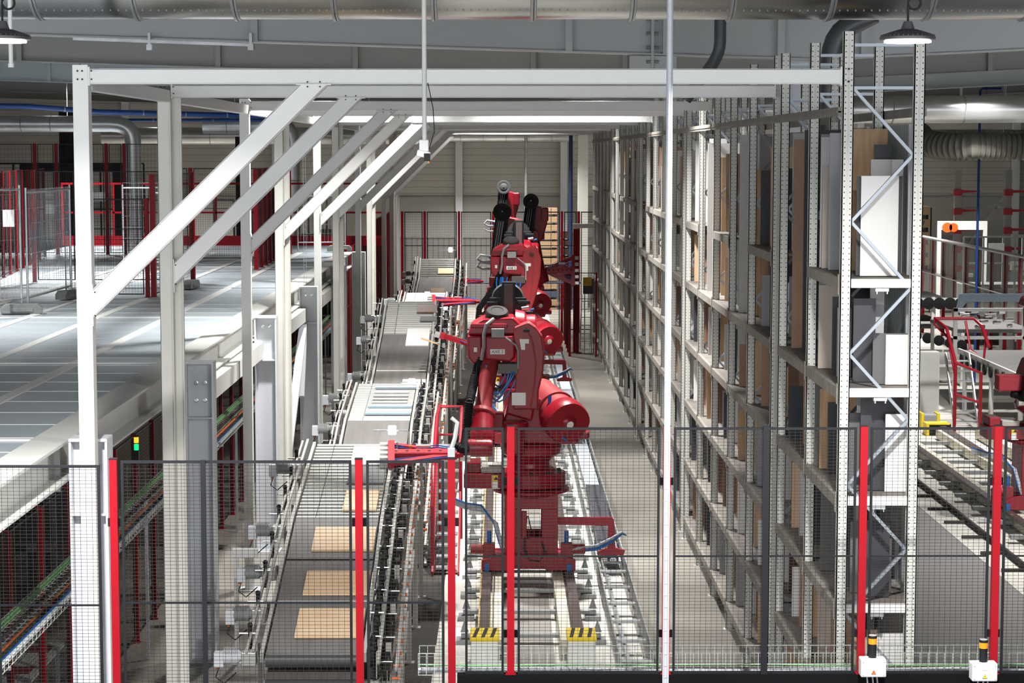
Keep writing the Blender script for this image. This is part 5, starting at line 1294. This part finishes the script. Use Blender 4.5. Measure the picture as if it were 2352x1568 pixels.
# packs of boards stacked at the far end
for s_, (bx, by, n, w_) in enumerate(((1.45, 92.0, 12, 0.98), (2.62, 93.0, 9, 0.55))):
    for k in range(n):
        z = 0.10 + k * 0.37
        if k < 3 and s_ == 0: cm = mat('pack_navy', (0.05, 0.06, 0.09), 0.6) if k == 1 else CARD
        else: cm = CARD
        t = thing('board_pack', 'brown strapped pack of boards, %s from the bottom of the %s far stack' % (ORD[k], ('wide', 'narrow')[s_]), 'board pack', (bx, by, z), group='packs of boards at the far end')
        MB().box(0, w_, 0, 1.2, 0.08, 0.36).build('pack', cm, t, bevel=0.01)
        MB().box(0.05, 0.15, 0.0, 1.2, -0.01, 0.08).box(w_ - 0.2, w_ - 0.1, 0.0, 1.2, -0.01, 0.08).build('bearers', BLACK, t)
        MB().box(w_ * 0.7, w_ * 0.7 + 0.02, -0.006, 0.0, 0.08, 0.36).build('strap', INK, t)
    MBp = MB().box(bx, bx + w_, by, by + 1.2, 0.0, 0.088).build('pallet', CARD)
    tag(MBp, 'flat pallet under the %s far stack of board packs' % ('wide', 'narrow')[s_], 'pallet')
tb = basket('basket_cable_tray', 'cable tray crossing low behind the furthest robot', (-3.6, 79.0, 2.0), (3.0, 79.0, 2.0), 0.3, 0.1, 60, GALV, [(BLUEP, 0.2, 0.03, 0.03), (DARKM, -0.2, 0.03, 0.02)])
for x in (0.2, 3.3, 6.4): MB().box(x, x + 0.04, 0.13, 0.16, -2.0, 0.0).build('tray_support', GALV, tb)

# rows of red posts left of the aisle at the far end
fence('mesh_fence', 'far fence row with red posts seen between the white posts', (-4.55, 59.6, 0), (0, 1), [1.3] * 7, 4.2, 0.1, 0.09, pv=0.08, ph=0.08, wr=0.004, mid=2.4, clips=False)
fence('mesh_fence', 'furthest fence row with red posts beyond the platform end', (-4.35, 70.5, 0), (0, 1), [1.2] * 7, 4.72, 0.1, 0.09, pv=0.08, ph=0.08, wr=0.004, mid=2.4, clips=False)

# ---------------- on the platform
ZD = 4.14
fence('mesh_fence', 'mesh fence on the platform facing the camera, left of the red corner posts', (-10.35, 45.6, ZD), (1, 0), [0.97, 2.15], 2.45, 0.05, 0.08, pv=0.05, ph=0.05, wr=0.004, mid=0.9, clips=False)
fence('mesh_fence', 'low black gate with red post on the platform in front of the mesh fence', (-8.75, 40.9, ZD), (1, 0), [1.70], 1.95, 0.05, 0.08, pv=0.06, ph=0.06, wr=0.004, mid=1.3, clips=False, lead=False)
fence('mesh_fence', 'mesh fence on the platform running back from the red corner post', (-6.93, 40.9, ZD), (0.02, 1), [1.5, 1.5, 1.6], 2.42, 0.05, 0.10, pv=0.06, ph=0.06, wr=0.004, mid=1.2, clips=False)
fence('mesh_fence', 'mesh fence row further back on the platform facing the camera', (-8.9, 54.0, ZD), (1, 0), [0.75, 2.0], 2.45, 0.1, 0.10, pv=0.06, ph=0.06, wr=0.004, mid=1.3, clips=False)
fence('mesh_fence', 'dense row of dark red posts running back on the platform', (-6.05, 50.6, ZD), (-0.0, 1), [1.0] * 8, 2.45, 0.05, 0.10, pv=0.08, ph=0.08, wr=0.004, mid=1.3, clips=False)
fence('mesh_fence', 'row of red posts at far left of the platform running back', (-11.3, 46.0, ZD), (-0.12, 1), [1.35] * 8, 2.42, 0.05, 0.07, pv=0.08, ph=0.08, wr=0.004, mid=1.2, clips=False)
fence('mesh_fence', 'row of red posts cut by the left picture edge on the platform', (-10.6, 42.5, ZD), (-0.45, 1), [1.5] * 4, 2.3, 0.05, 0.06, pv=0.08, ph=0.08, wr=0.004, mid=1.2, clips=False)
fence('mesh_fence', 'back row of red posts across the platform at far left', (-15.6, 58.0, ZD), (1, 0), [0.8, 0.5, 1.2, 0.6, 1.4, 0.5, 1.4], 3.1, 0.05, 0.09, pv=0.10, ph=0.10, wr=0.004, mid=1.5, clips=False)
def site_fence(lab, p, q, H, lean=0.0):
    d = Vector((q[0] - p[0], q[1] - p[1], 0)); L = d.length; a = math.atan2(d.y, d.x)
    t = thing('site_fence', lab, 'site fence', (p[0], p[1], ZD), a)
    MB().tube([(0.02, 0, 0.0), (0.02 + lean, 0, H + 0.08)], 0.022, 10).tube([(L - 0.02, 0, 0.0), (L - 0.02 + lean, 0, H + 0.08)], 0.022, 10).tube([(0.02 + lean, 0, H), (L + lean, 0, H)], 0.019, 10).tube([(0.02, 0, 0.25), (L, 0, 0.25)], 0.019, 10).build('tube_frame', GALV, t, smooth=True)
    mb = MB(); x = 0.1
    while x < L - 0.05: mb.bar((x, 0, 0.25), (x + lean, 0, H + 0.05), 0.0045); x += 0.10
    for k in range(7): mb.bar((0.02, 0.004, 0.5 + k * 0.27), (L, 0.004, 0.5 + k * 0.27), 0.004)
    mb.build('wire_mesh', GALV, t)
    return t
def foot(x, y, lab, a=0.3):
    o = MB().prism([(-0.36, 0), (0.36, 0), (0.36, 0.10), (0.28, 0.17), (-0.28, 0.17), (-0.36, 0.10)], 1, -0.12, 0.12)
    o.box(-0.20, 0.20, -0.135, -0.12, 0.03, 0.10)
    o = o.build('fence_foot', CONC, loc=(x, y, ZD), bevel=0.01); o.rotation_euler = (0, 0, a)
    tag(o, lab, 'fence foot', 'concrete fence feet')
site_fence('grey tubular site fence cut by the left picture edge, with a white card', (-9.6, 35.0), (-8.62, 36.95), 2.2)
site_fence('grey tubular site fence reaching from the concrete foot towards the first column', (-8.55, 37.05), (-8.55 + 0.05, 40.6), 2.15)
foot(-8.6, 36.8, 'concrete foot under the joint of the two grey site fences', 0.2)
foot(-8.5, 40.5, 'concrete foot at the far end of the second grey site fence', 1.2)
o = MB().box(-0.1, 0.1, -0.01, 0.01, 0, 0.30).build('white_card', LABELW, loc=(-8.75, 36.6, ZD + 1.55)); tag(o, 'small white card hanging on the left grey site fence', 'card')
site_fence('thin grey site fence standing behind the platform mesh fence', (-9.3, 50.5), (-8.4, 50.6), 2.0)
site_fence('grey site fence frame just right of the second column', (-8.35, 49.3), (-7.65, 49.3), 1.9)
site_fence('grey site fence far back between the third and fourth portal columns', (-6.0, 60.2), (-4.6, 60.4), 1.6)
foot(-4.75, 60.0, 'grey concrete foot near the far end of the platform', 0.1)
foot(-6.62, 43.6, 'concrete foot beside the red corner post on the platform', 1.45)
t = thing('red_platform_kerb', 'long red steel kerb along the back of the platform', 'kerb', (-13.8, 64.6, 4.10))
MB().box(0, 10.0, 0, 0.12, 0.0, 0.30).build('kerb_beam', REDF, t)
for z_, lab in ((1.0, ''), (1.9, '')):
    MB().box(0, 10.0, 0.02, 0.08, z_, z_ + 0.06).build('rail', REDF, t)
for k in range(7): MB().box(k * 1.6, k * 1.6 + 0.06, 0.02, 0.08, 0.3, 1.9).build('rail_post', REDF, t)
# machines and dark clutter beyond the platform
def machine(lab, x, y, z, w_, d_, h, seed, m1=DARKM, m2=MIDM):
    t = thing('machine', lab, 'machine', (x, y, z)); r = random.Random(seed)
    MB().box(0, w_, 0, d_, 0, h * 0.55).build('body', m1, t, bevel=0.02)
    f_ = MB()
    for k in range(int(w_ / 0.8) + 2):
        xx = w_ * k / (int(w_ / 0.8) + 1); f_.box(xx - 0.03, xx + 0.03, -0.06, 0.0, 0, h)
    for k in range(4): zz = h * (0.25 + 0.25 * k); f_.box(0, w_, -0.07, -0.02, zz - 0.03, zz + 0.03)
    f_.build('frame', m2, t)
    c_ = MB()
    for k in range(10):
        xx = r.uniform(0, w_ - 0.5); zz = r.uniform(0.2, h * 0.9); c_.box(xx, xx + r.uniform(0.2, 0.8), -0.3, -0.08, zz, zz + r.uniform(0.06, 0.35))
    c_.build('component', ALU if seed % 2 else m2, t, per=1)
    return t
machine('dark machine behind the platform fences at left', -12.5, 70, 0, 3.4, 2.0, 5.4, 1, DARKM, MIDM)
machine('dark machine behind the red kerb near the second duct', -8.6, 71, 0, 3.2, 2.0, 5.6, 2, DARKM, MIDM)
machine('large dark press frame at far upper left', -18.5, 75, 0, 5.5, 3.0, 6.6, 3, DARKM, BLACK)
for k, (x, z0, z1, lab) in enumerate(((-16.9, 4.5, 8.6, 'wide dark steel duct frame at far left'), (-10.2, 3.0, 7.6, 'dark support post behind the left duct'), (-8.4, 3.0, 7.4, 'dark support post right of the left duct'))):
    o = MB().box(x, x + (0.25 if k else 0.6), 79, 79.3, 0, z1).build('steel_post', DARKM); tag(o, lab, 'post')
o = MB().box(-18.2, -14.4, 78, 78.4, 6.3, 6.6).box(-18.2, -17.9, 78, 78.4, 0, 6.3).box(-14.7, -14.4, 78, 78.4, 0, 6.3).build('gantry', BLACK); tag(o, 'black gantry frame behind the fences at far left', 'gantry')
# wall of dark stuff under the platform
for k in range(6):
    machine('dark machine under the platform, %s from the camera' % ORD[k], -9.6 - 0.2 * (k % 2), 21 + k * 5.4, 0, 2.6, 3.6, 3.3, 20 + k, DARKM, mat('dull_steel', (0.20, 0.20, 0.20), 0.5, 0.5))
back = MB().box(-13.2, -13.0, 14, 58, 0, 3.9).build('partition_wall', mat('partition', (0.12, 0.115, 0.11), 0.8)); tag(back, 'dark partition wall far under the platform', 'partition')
t = thing('striped_barrier', 'white and red chequered panels lying under the platform at lower left', 'barrier panels', (-6.6, 22.6, 0))
MB().box(0, 1.15, 0, 2.6, 0.9, 0.94).build('white_panel', LABELW, t)
mb = MB()
for i in range(3):
    for j in range(5):
        if (i + j) % 2 == 0: mb.box(i * 0.38, i * 0.38 + 0.3, j * 0.52, j * 0.52 + 0.34, 0.941, 0.944)
mb.build('red_square', REDF, t, per=1)
for x in (0.05, 1.05):
    for y in (0.05, 2.5): MB().box(x, x + 0.05, y, y + 0.05, 0, 0.9).build('trestle_leg', MIDM, t)
t = thing('signal_light', 'small stack light glowing amber over green under the platform beam', 'signal light', (-5.0, 27.9, 2.80))
MB().box(-0.035, 0.035, -0.035, 0.035, -0.02, 0.16).build('base', BLACK, t)
MB().cyl((0, 0, 0.16), (0, 0, 0.24), 0.032, n=14).build('green_lens', mat('green_lens', (0.02, 0.6, 0.25), 0.3, emis=(0.0, 0.8, 0.25), es=0.7), t)
MB().cyl((0, 0, 0.26), (0, 0, 0.34), 0.032, n=14).build('amber_lens', mat('amber_lit', (0.9, 0.35, 0.02), 0.3, emis=(1.0, 0.35, 0.01), es=1.2), t)
MB().cyl((0, 0, 0.34), (0, 0, 0.36), 0.033, n=14).build('cap', BLACK, t)
t = thing('bin', 'beige bin with dark lid behind the fence under the platform', 'bin', (-7.1, 36.5, 0))
MB().box(0, 1.7, 0, 1.1, 0, 2.6).build('body', mat('beige', (0.42, 0.37, 0.30), 0.7), t, bevel=0.02)
text('lettering', 'INER', 0.16, INK, t, (1.2, -0.02, 2.45), (PI / 2, 0, 0)); text('lettering', 'CP', 0.16, INK, t, (1.1, -0.02, 2.22), (PI / 2, 0, 0))
MB().box(0.02, 1.68, 0.02, 1.08, 2.6, 3.3).build('blue_cover', mat('dusty_blue', (0.10, 0.12, 0.19), 0.7), t)

# ---------------- right hall
t2 = thing('robot_track', 'second robot track with cream rails at the lower right', 'track', (10.1, 20, 0))
for s in (-1, 1):
    x = s * 0.66
    MB().box(x - 0.07, x + 0.07, 2, 30, 0.28, 0.34).build('rail', RAILD, t2)
    MB().box(x - 0.05 + 0.12 * -s, x + 0.17 + 0.12 * -s, 2, 30, 0.06, 0.27).build('rail_beam', CREAMR, t2)
MB().box(-1.35, -1.30, 2, 30, 0.02, 0.12).build('guide_strip', DARKM, t2)
MB().box(1.45, 1.75, 2, 30, 0.06, 0.30).build('rail_beam', CREAMR, t2)
MB().box(1.85, 2.1, 2, 30, 0.1, 0.38).build('cable_channel', MIDM, t2)
ty = MB(); y = 3.0
while y < 30: ty.box(-1.0, 1.0, y - 0.08, y + 0.08, 0.10, 0.17); y += 1.5
ty.build('cross_tie', mat('tie_grey', (0.42, 0.44, 0.44)), t2, per=1)
ty = MB(); y = 3.5
while y < 30: ty.box(-1.75, -1.35, y - 0.05, y + 0.05, 0.02, 0.06); y += 1.5
ty.build('floor_anchor', DARKM, t2, per=1)
robot(38.6, 'red robot on the second track, cut by the right picture edge', 'hang', 0, 0.6, None, X=10.1)
t = thing('yellow_toolbox', 'yellow edged bin on the floor behind the right fence', 'toolbox', (10.65, 52.0, 0.012))
MB().box(0, 0.46, 0, 0.4, 0.0, 0.36).build('body', mat('toolbox_grey', (0.28, 0.29, 0.30), 0.5), t, bevel=0.05)
for x in (0.0, 0.40): MB().box(x - 0.02, x + 0.06, -0.02, 0.42, 0.0, 0.39).build('yellow_rim', YELLOW, t, bevel=0.02)
t = thing('case', 'small black case with yellow edges beside the yellow edged bin', 'case', (10.5, 50.6, 0.012))
MB().box(0, 0.6, 0, 0.4, 0.0, 0.30).build('body', BLACK, t, bevel=0.03); MB().box(-0.02, 0.05, -0.02, 0.42, 0.0, 0.31).box(0.05, 0.56, -0.02, 0.42, 0.28, 0.31).build('yellow_edge', YELLOW, t)
t = thing('conveyor', 'dark belt conveyor running out of the picture on the right', 'conveyor', (12.45, 46.0, 0))
MB().box(0.0, 1.9, 0.0, 9.8, 1.55, 1.65).build('belt', mat('belt_dark', (0.13, 0.125, 0.12), 0.6, var=0.1), t)
MB().bar((-0.05, 0, 1.62), (-0.05, 9.8, 1.62), 0.06, 0.16).build('side_rail', RAL, t)
MB().bar((1.95, 0, 1.62), (1.95, 9.8, 1.62), 0.06, 0.16).build('side_rail', RAL, t)
for x in (0.0, 1.8):
    for y in (0.3, 3.2, 6.2, 9.2): MB().box(x - 0.05, x + 0.05, y - 0.05, y + 0.05, 0, 1.55).build('leg', RAL, t)
for y in (0.3, 3.2, 6.2, 9.2): MB().box(0.05, 1.75, y - 0.03, y + 0.03, 0.75, 0.83).build('cross_rail', RAL, t)
wl = MB()
for k in range(14): wl.lathe((-0.14, 0.3 + k * 0.66, 1.50), (-1, 0, 0), [(0.06, 0), (0.15, 0.01), (0.15, 0.06), (0.06, 0.07)], 14)
wl.build('tension_wheel', RUBBER, t, per=1)
t = thing('gantry_conveyor', 'white framed conveyor gantry with a pale blue cover panel', 'conveyor', (12.4, 56.5, 0))
MB().box(0.1, 2.2, 0.05, 3.6, 2.05, 2.15).build('belt', mat('belt_dark', (0.13, 0.125, 0.12)), t)
fr_ = MB()
for z in (1.93, 2.70): fr_.box(0.0, 2.4, -0.05, 0.02, z - 0.05, z + 0.04)
for x in (0.0, 1.9): fr_.box(x, x + 0.10, -0.05, 0.05, 0.0, 2.74)
fr_.build('white_frame', WHITE, t, per=1)
MB().prism([(0.05, 2.76), (0.22, 2.76), (0.34, 2.92), (1.75, 2.92), (1.88, 2.76), (2.4, 2.76), (2.4, 3.14), (0.12, 3.14)], 1, -0.09, -0.06).build('blue_panel', mat('gantry_blue', (0.33, 0.42, 0.52), 0.4), t)
for x in (0.1, 2.1): MB().box(x, x + 0.08, 3.4, 3.48, 0, 2.05).build('leg', RAL, t)
mo = MB(); rr = random.Random(3)
for k in range(16): x = rr.uniform(0.15, 1.7); z = 2.2 + rr.uniform(0, 0.45); mo.cyl((x, 0.1, z), (x + rr.uniform(0.1, 0.3), 0.15, z), 0.05, n=8)
mo.build('motor_part', STEEL, t, per=1)
t = thing('conveyor', 'stacked grey conveyor with black wheels just right of the rack', 'conveyor', (11.9, 61.5, 0))
MB().box(0.1, 1.6, 0, 4, 2.5, 2.6).build('belt', mat('belt_dark', (0.13, 0.125, 0.12)), t); MB().box(0.1, 1.6, 0, 4, 1.75, 1.85).build('lower_belt', mat('belt_dark', (0.13, 0.125, 0.12)), t)
for z in (2.6, 1.9, 1.45, 1.05, 0.6): MB().box(0.0, 1.9, -0.08, -0.01, z, z + 0.07).build('cross_rail', RAL, t)
for x in (0.0, 0.9, 1.8): MB().box(x, x + 0.1, -0.16, -0.08, 0, 2.7).build('leg', RAL, t)
wl = MB()
for k in range(6): wl.lathe((0.15 + k * 0.32, -0.2, 2.52), (0, -1, 0), [(0.06, 0), (0.18, 0.01), (0.18, 0.05), (0.06, 0.06)], 14); wl.lathe((0.1 + k * 0.34, -0.2, 1.62 - 0.07 * k), (0, -1, 0), [(0.06, 0), (0.16, 0.01), (0.16, 0.05), (0.06, 0.06)], 14)
wl.build('tension_wheel', RUBBER, t, per=1)
t = thing('machine_unit', 'small red and grey drive unit beside the clear fence', 'machine', (12.0, 67.0, 0))
MB().box(0, 0.9, 0, 0.6, 2.9, 3.5).box(0.1, 0.2, 0.1, 0.2, 0, 2.9).box(0.7, 0.8, 0.1, 0.2, 0, 2.9).build('body', MIDM, t)
MB().box(0.9, 1.25, 0, 0.5, 2.85, 3.45).build('red_block', REDF, t)
# red stairs
def red_stair(x, y, lab):
    t = thing('stair', lab, 'stair', (x, y, 0))
    h = MB()
    h.tube([(0, 0, 0.0), (0, 0, 1.75), (-0.05, 0.9, 2.55), (-0.25, 1.4, 2.75), (0.75, 1.4, 2.75), (0.85, 0.9, 2.6), (0.95, 0.5, 2.1)], 0.045, 8)
    h.tube([(0.0, 0, 1.75), (0.62, -0.1, 1.5), (0.62, -0.1, 0.0)], 0.045, 8).tube([(0.0, 0, 0.95), (0.62, -0.1, 0.75)], 0.035, 8)
    h.tube([(-0.25, 1.4, 2.75), (-0.25, 1.4, 2.6), (0.0, 0.9, 2.3), (0.1, 0.5, 1.4)], 0.035, 8).tube([(0.5, 1.2, 2.7), (0.55, 0.8, 2.0), (0.85, 0.6, 1.8), (0.95, 0.8, 2.5)], 0.035, 8)
    h.build('handrail', RED, t, smooth=True)
    for k in range(7): MB().box(0.05, 0.62, 0.1 + k * 0.17, 0.26 + k * 0.17, 0.22 + k * 0.24, 0.25 + k * 0.24).build('step', GALV, t)
    for xx in (0.02, 0.62): MB().bar((xx, 0.0, 0.05), (xx, 1.3, 1.85), 0.03, 0.15).build('stringer', GALV, t)
red_stair(11.35, 51.4, 'steel stair with bent red handrails right of the rack')
red_stair(12.45, 43.8, 'steel stair with red handrails at the right picture edge')
t = thing('electrical_cabinet', 'white cabinet beside the red stair on the right', 'cabinet', (11.0, 54.2, 0))
MB().box(0, 0.55, 0, 0.4, 0.0, 1.75).build('body', CREAM, t, bevel=0.01); MB().box(0.05, 0.5, -0.012, 0, 0.05, 1.70).build('door', RAL, t)
t = thing('electrical_cabinet', 'grey cabinet low behind the rack post on the right', 'cabinet', (11.0, 56.5, 0))
MB().box(0, 0.5, 0, 0.4, 0.0, 1.7).build('body', GREYP, t, bevel=0.01); MB().box(0.05, 0.45, -0.012, 0, 0.05, 1.65).build('door', RAL, t)
# clear fence with red posts
t = thing('clear_panel_fence', 'long clear panel fence with red posts at far right', 'fence', (16.0, 62.0, 0))
n = 9
for k in range(n + 1):
    MB().box(0.02 + k * 0.03, 0.14 + k * 0.03, k * 2.0, k * 2.0 + 0.12, 0, 3.75).build('fence_post', REDF, t)
    if k < n: MB().box(0.07 + k * 0.03, 0.09 + k * 0.03, k * 2.0 + 0.12, (k + 1) * 2.0, 1.5, 3.72).build('clear_panel', GLASS, t)
MB().box(0.0, 0.35, 0, 18.1, 3.75, 3.80).build('top_rail', STEEL, t)
MB().box(0.04, 0.30, 0, 18.1, 2.45, 2.49).build('middle_rail', STEEL, t)
for k, (x, y, z, w_, h, lab) in enumerate(((17.4, 70, 0, 2.2, 4.2, 'grey machine behind the clear fence, left part'), (19.9, 69, 0, 2.6, 4.4, 'grey machine behind the clear fence, right part'), (17.0, 76, 0, 3.6, 3.9, 'machine frame far behind the clear fence'))):
    machine(lab, x, y, z, w_, 1.5, h, 31 + 2 * k, MIDM, RAL)
t = thing('white_gantry', 'small white gantry frame with an orange lamp at far right', 'gantry', (17.5, 83.0, 0))
MB().box(0, 2.0, 0, 0.1, 3.9, 4.25).box(1.85, 2.0, 0, 0.1, 0, 3.9).box(0.0, 0.15, 0, 0.1, 0, 3.9).build('frame', WHITE, t)
MB().cyl((0.35, -0.05, 4.0), (0.35, -0.2, 4.0), 0.2, n=14).cyl((0.6, -0.05, 4.0), (0.6, -0.2, 4.0), 0.18, n=14).build('orange_light', mat('orange_lamp', (0.8, 0.1, 0.01), 0.4), t)
# board packs at right, near the far wall
for k in range(5):
    t = thing('board_pack', 'pack of boards on the right, %s from the top of its stack' % ORD[k], 'board pack', (17.6, 90.0, 4.2 - k * 0.55 - 0.05), group='packs of boards at the right')
    MB().box(0, 1.05, 0, 1.0, 0.14, 0.5).build('pack', CARD, t, bevel=0.01)
    MB().box(0.05, 0.15, 0.0, 1.0, -0.05, 0.14).box(0.86, 0.96, 0.0, 1.0, -0.05, 0.14).build('bearers', BLACK, t)
    if k == 1: text('chalk_number', '191927', 0.24, INK, t, (0.45, -0.015, 0.32), (PI / 2, 0, 0))
t = thing('storage_shelf', 'dark shelf tower carrying the board packs at the right', 'shelf', (17.5, 90.2, 0))
for x in (0, 1.2): MB().box(x, x + 0.05, 0, 0.05, 0, 4.6).build('post', DARKM, t)
MB().box(0, 1.2, 0, 0.8, 1.7, 1.90).build('shelf', DARKM, t)
# cantilever rack with red arms
for q, x in enumerate((19.7, 21.9)):
    t = thing('cantilever_rack', 'grey cantilever rack post with red arms, %s one' % ('left' if q == 0 else 'right'), 'cantilever rack', (x, 90.0, 0))
    MB().box(0, 0.28, 0, 0.25, 0, 6.25).build('post', mat('rack_dull', (0.22, 0.22, 0.21), 0.6), t)
    for k in range(5):
        z = 5.4 - k * 0.83
        if z < 0.5: break
        MB().box(-0.03, 0.32, -0.05, 0.2, z - 0.28, z).prism([(0.32, z - 0.16), (0.32, z - 0.03), (1.1, z - 0.06), (1.1, z - 0.12)], 1, 0, 0.1).build('arm', mat('dull_red', (0.30, 0.012, 0.02), 0.5), t)
o = MB().bar((19.85, 90.29, 2.2), (22.0, 90.29, 5.2), 0.06).bar((19.85, 90.29, 4.6), (22.0, 90.29, 4.6), 0.06).build('rack_brace', MIDM); tag(o, 'thin steel bracing between the two cantilever posts', 'brace')
# cable tower
t = thing('cable_tower', 'tall tower of black cables and cable ladders at the right edge', 'cable tower', (15.1, 57.6, 0))
cb_ = MB(); rr = random.Random(9); ZT = 8.80
for k in range(16):
    x = -0.04 + 0.048 * (k % 8); y = 0.05 * (k // 8); pts = []
    for i in range(20): pts.append((x + rr.uniform(-0.02, 0.02) + 0.028 * math.sin(i * 1.3 + k), y, ZT - i * (ZT - 0.1) / 19))
    cb_.tube(pts, 0.019, 6)
cb_.build('cable', BLACK, t, smooth=True, per=1)
c3 = MB()
for k in range(6): c3.tube([(0.66 + 0.042 * (k % 3), 0.04 * (k // 3), ZT), (0.65 + 0.042 * (k % 3), 0.04 * (k // 3), 0.1)], 0.017, 6)
c3.build('cable', BLACK, t, smooth=True, per=1)
ld_ = MB()
for x in (0.30, 0.55): ld_.bar((x, 0.16, 0.0), (x, 0.16, ZT), 0.03)
for k in range(66): ld_.bar((0.30, 0.16, 0.15 + k * 0.128), (0.55, 0.16, 0.15 + k * 0.128), 0.016)
ld_.build('cable_ladder', PALEG, t)
for x in (-0.13, 0.83): MB().bar((x, 0.11, 0.0), (x, 0.11, ZT), 0.03).build('ladder_rail', PALEG, t)
MB().box(-0.2, 1.1, -0.02, 0.2, ZT, ZT + 0.16).build('top_bracket', MIDM, t)
for x in (0.0, 0.76): MB().box(x, x + 0.07, 0.05, 0.1, ZT + 0.16, 10.6).build('hanger', MIDM, t)
lp = MB()
for k in range(9): lp.tube([(0.0 + k * 0.04, 0, ZT + 0.16), (0.0 + k * 0.055, 0, ZT + 0.6), (0.4 + k * 0.07, 0, ZT + 0.75), (0.95 + k * 0.07, 0, ZT + 0.5)], 0.017, 6)
lp.build('cable_loop', BLACK, t, smooth=True, per=1)
MB().bar((-0.28, 0.0, 0.0), (-0.28, 0.0, 7.9), 0.05).build('conduit', STEEL, t); MB().bar((-0.20, 0.0, 0.0), (-0.20, 0.0, 7.9), 0.03).build('conduit', STEEL, t)
MB().box(0.14, 0.28, 0.2, 0.3, 0, ZT).build('mast', GALV, t)
for k in range(4):
    o = MB().box(0, 0.05, 0, 0.05, 0, 7.6).build('support_post', GALV, loc=(16.9 + 0.35 * k, 64 + k, 0)); tag(o, 'thin galvanised post by the cable tower, %s from the left' % ORD[k], 'post')
bpy.context.view_layer.update()
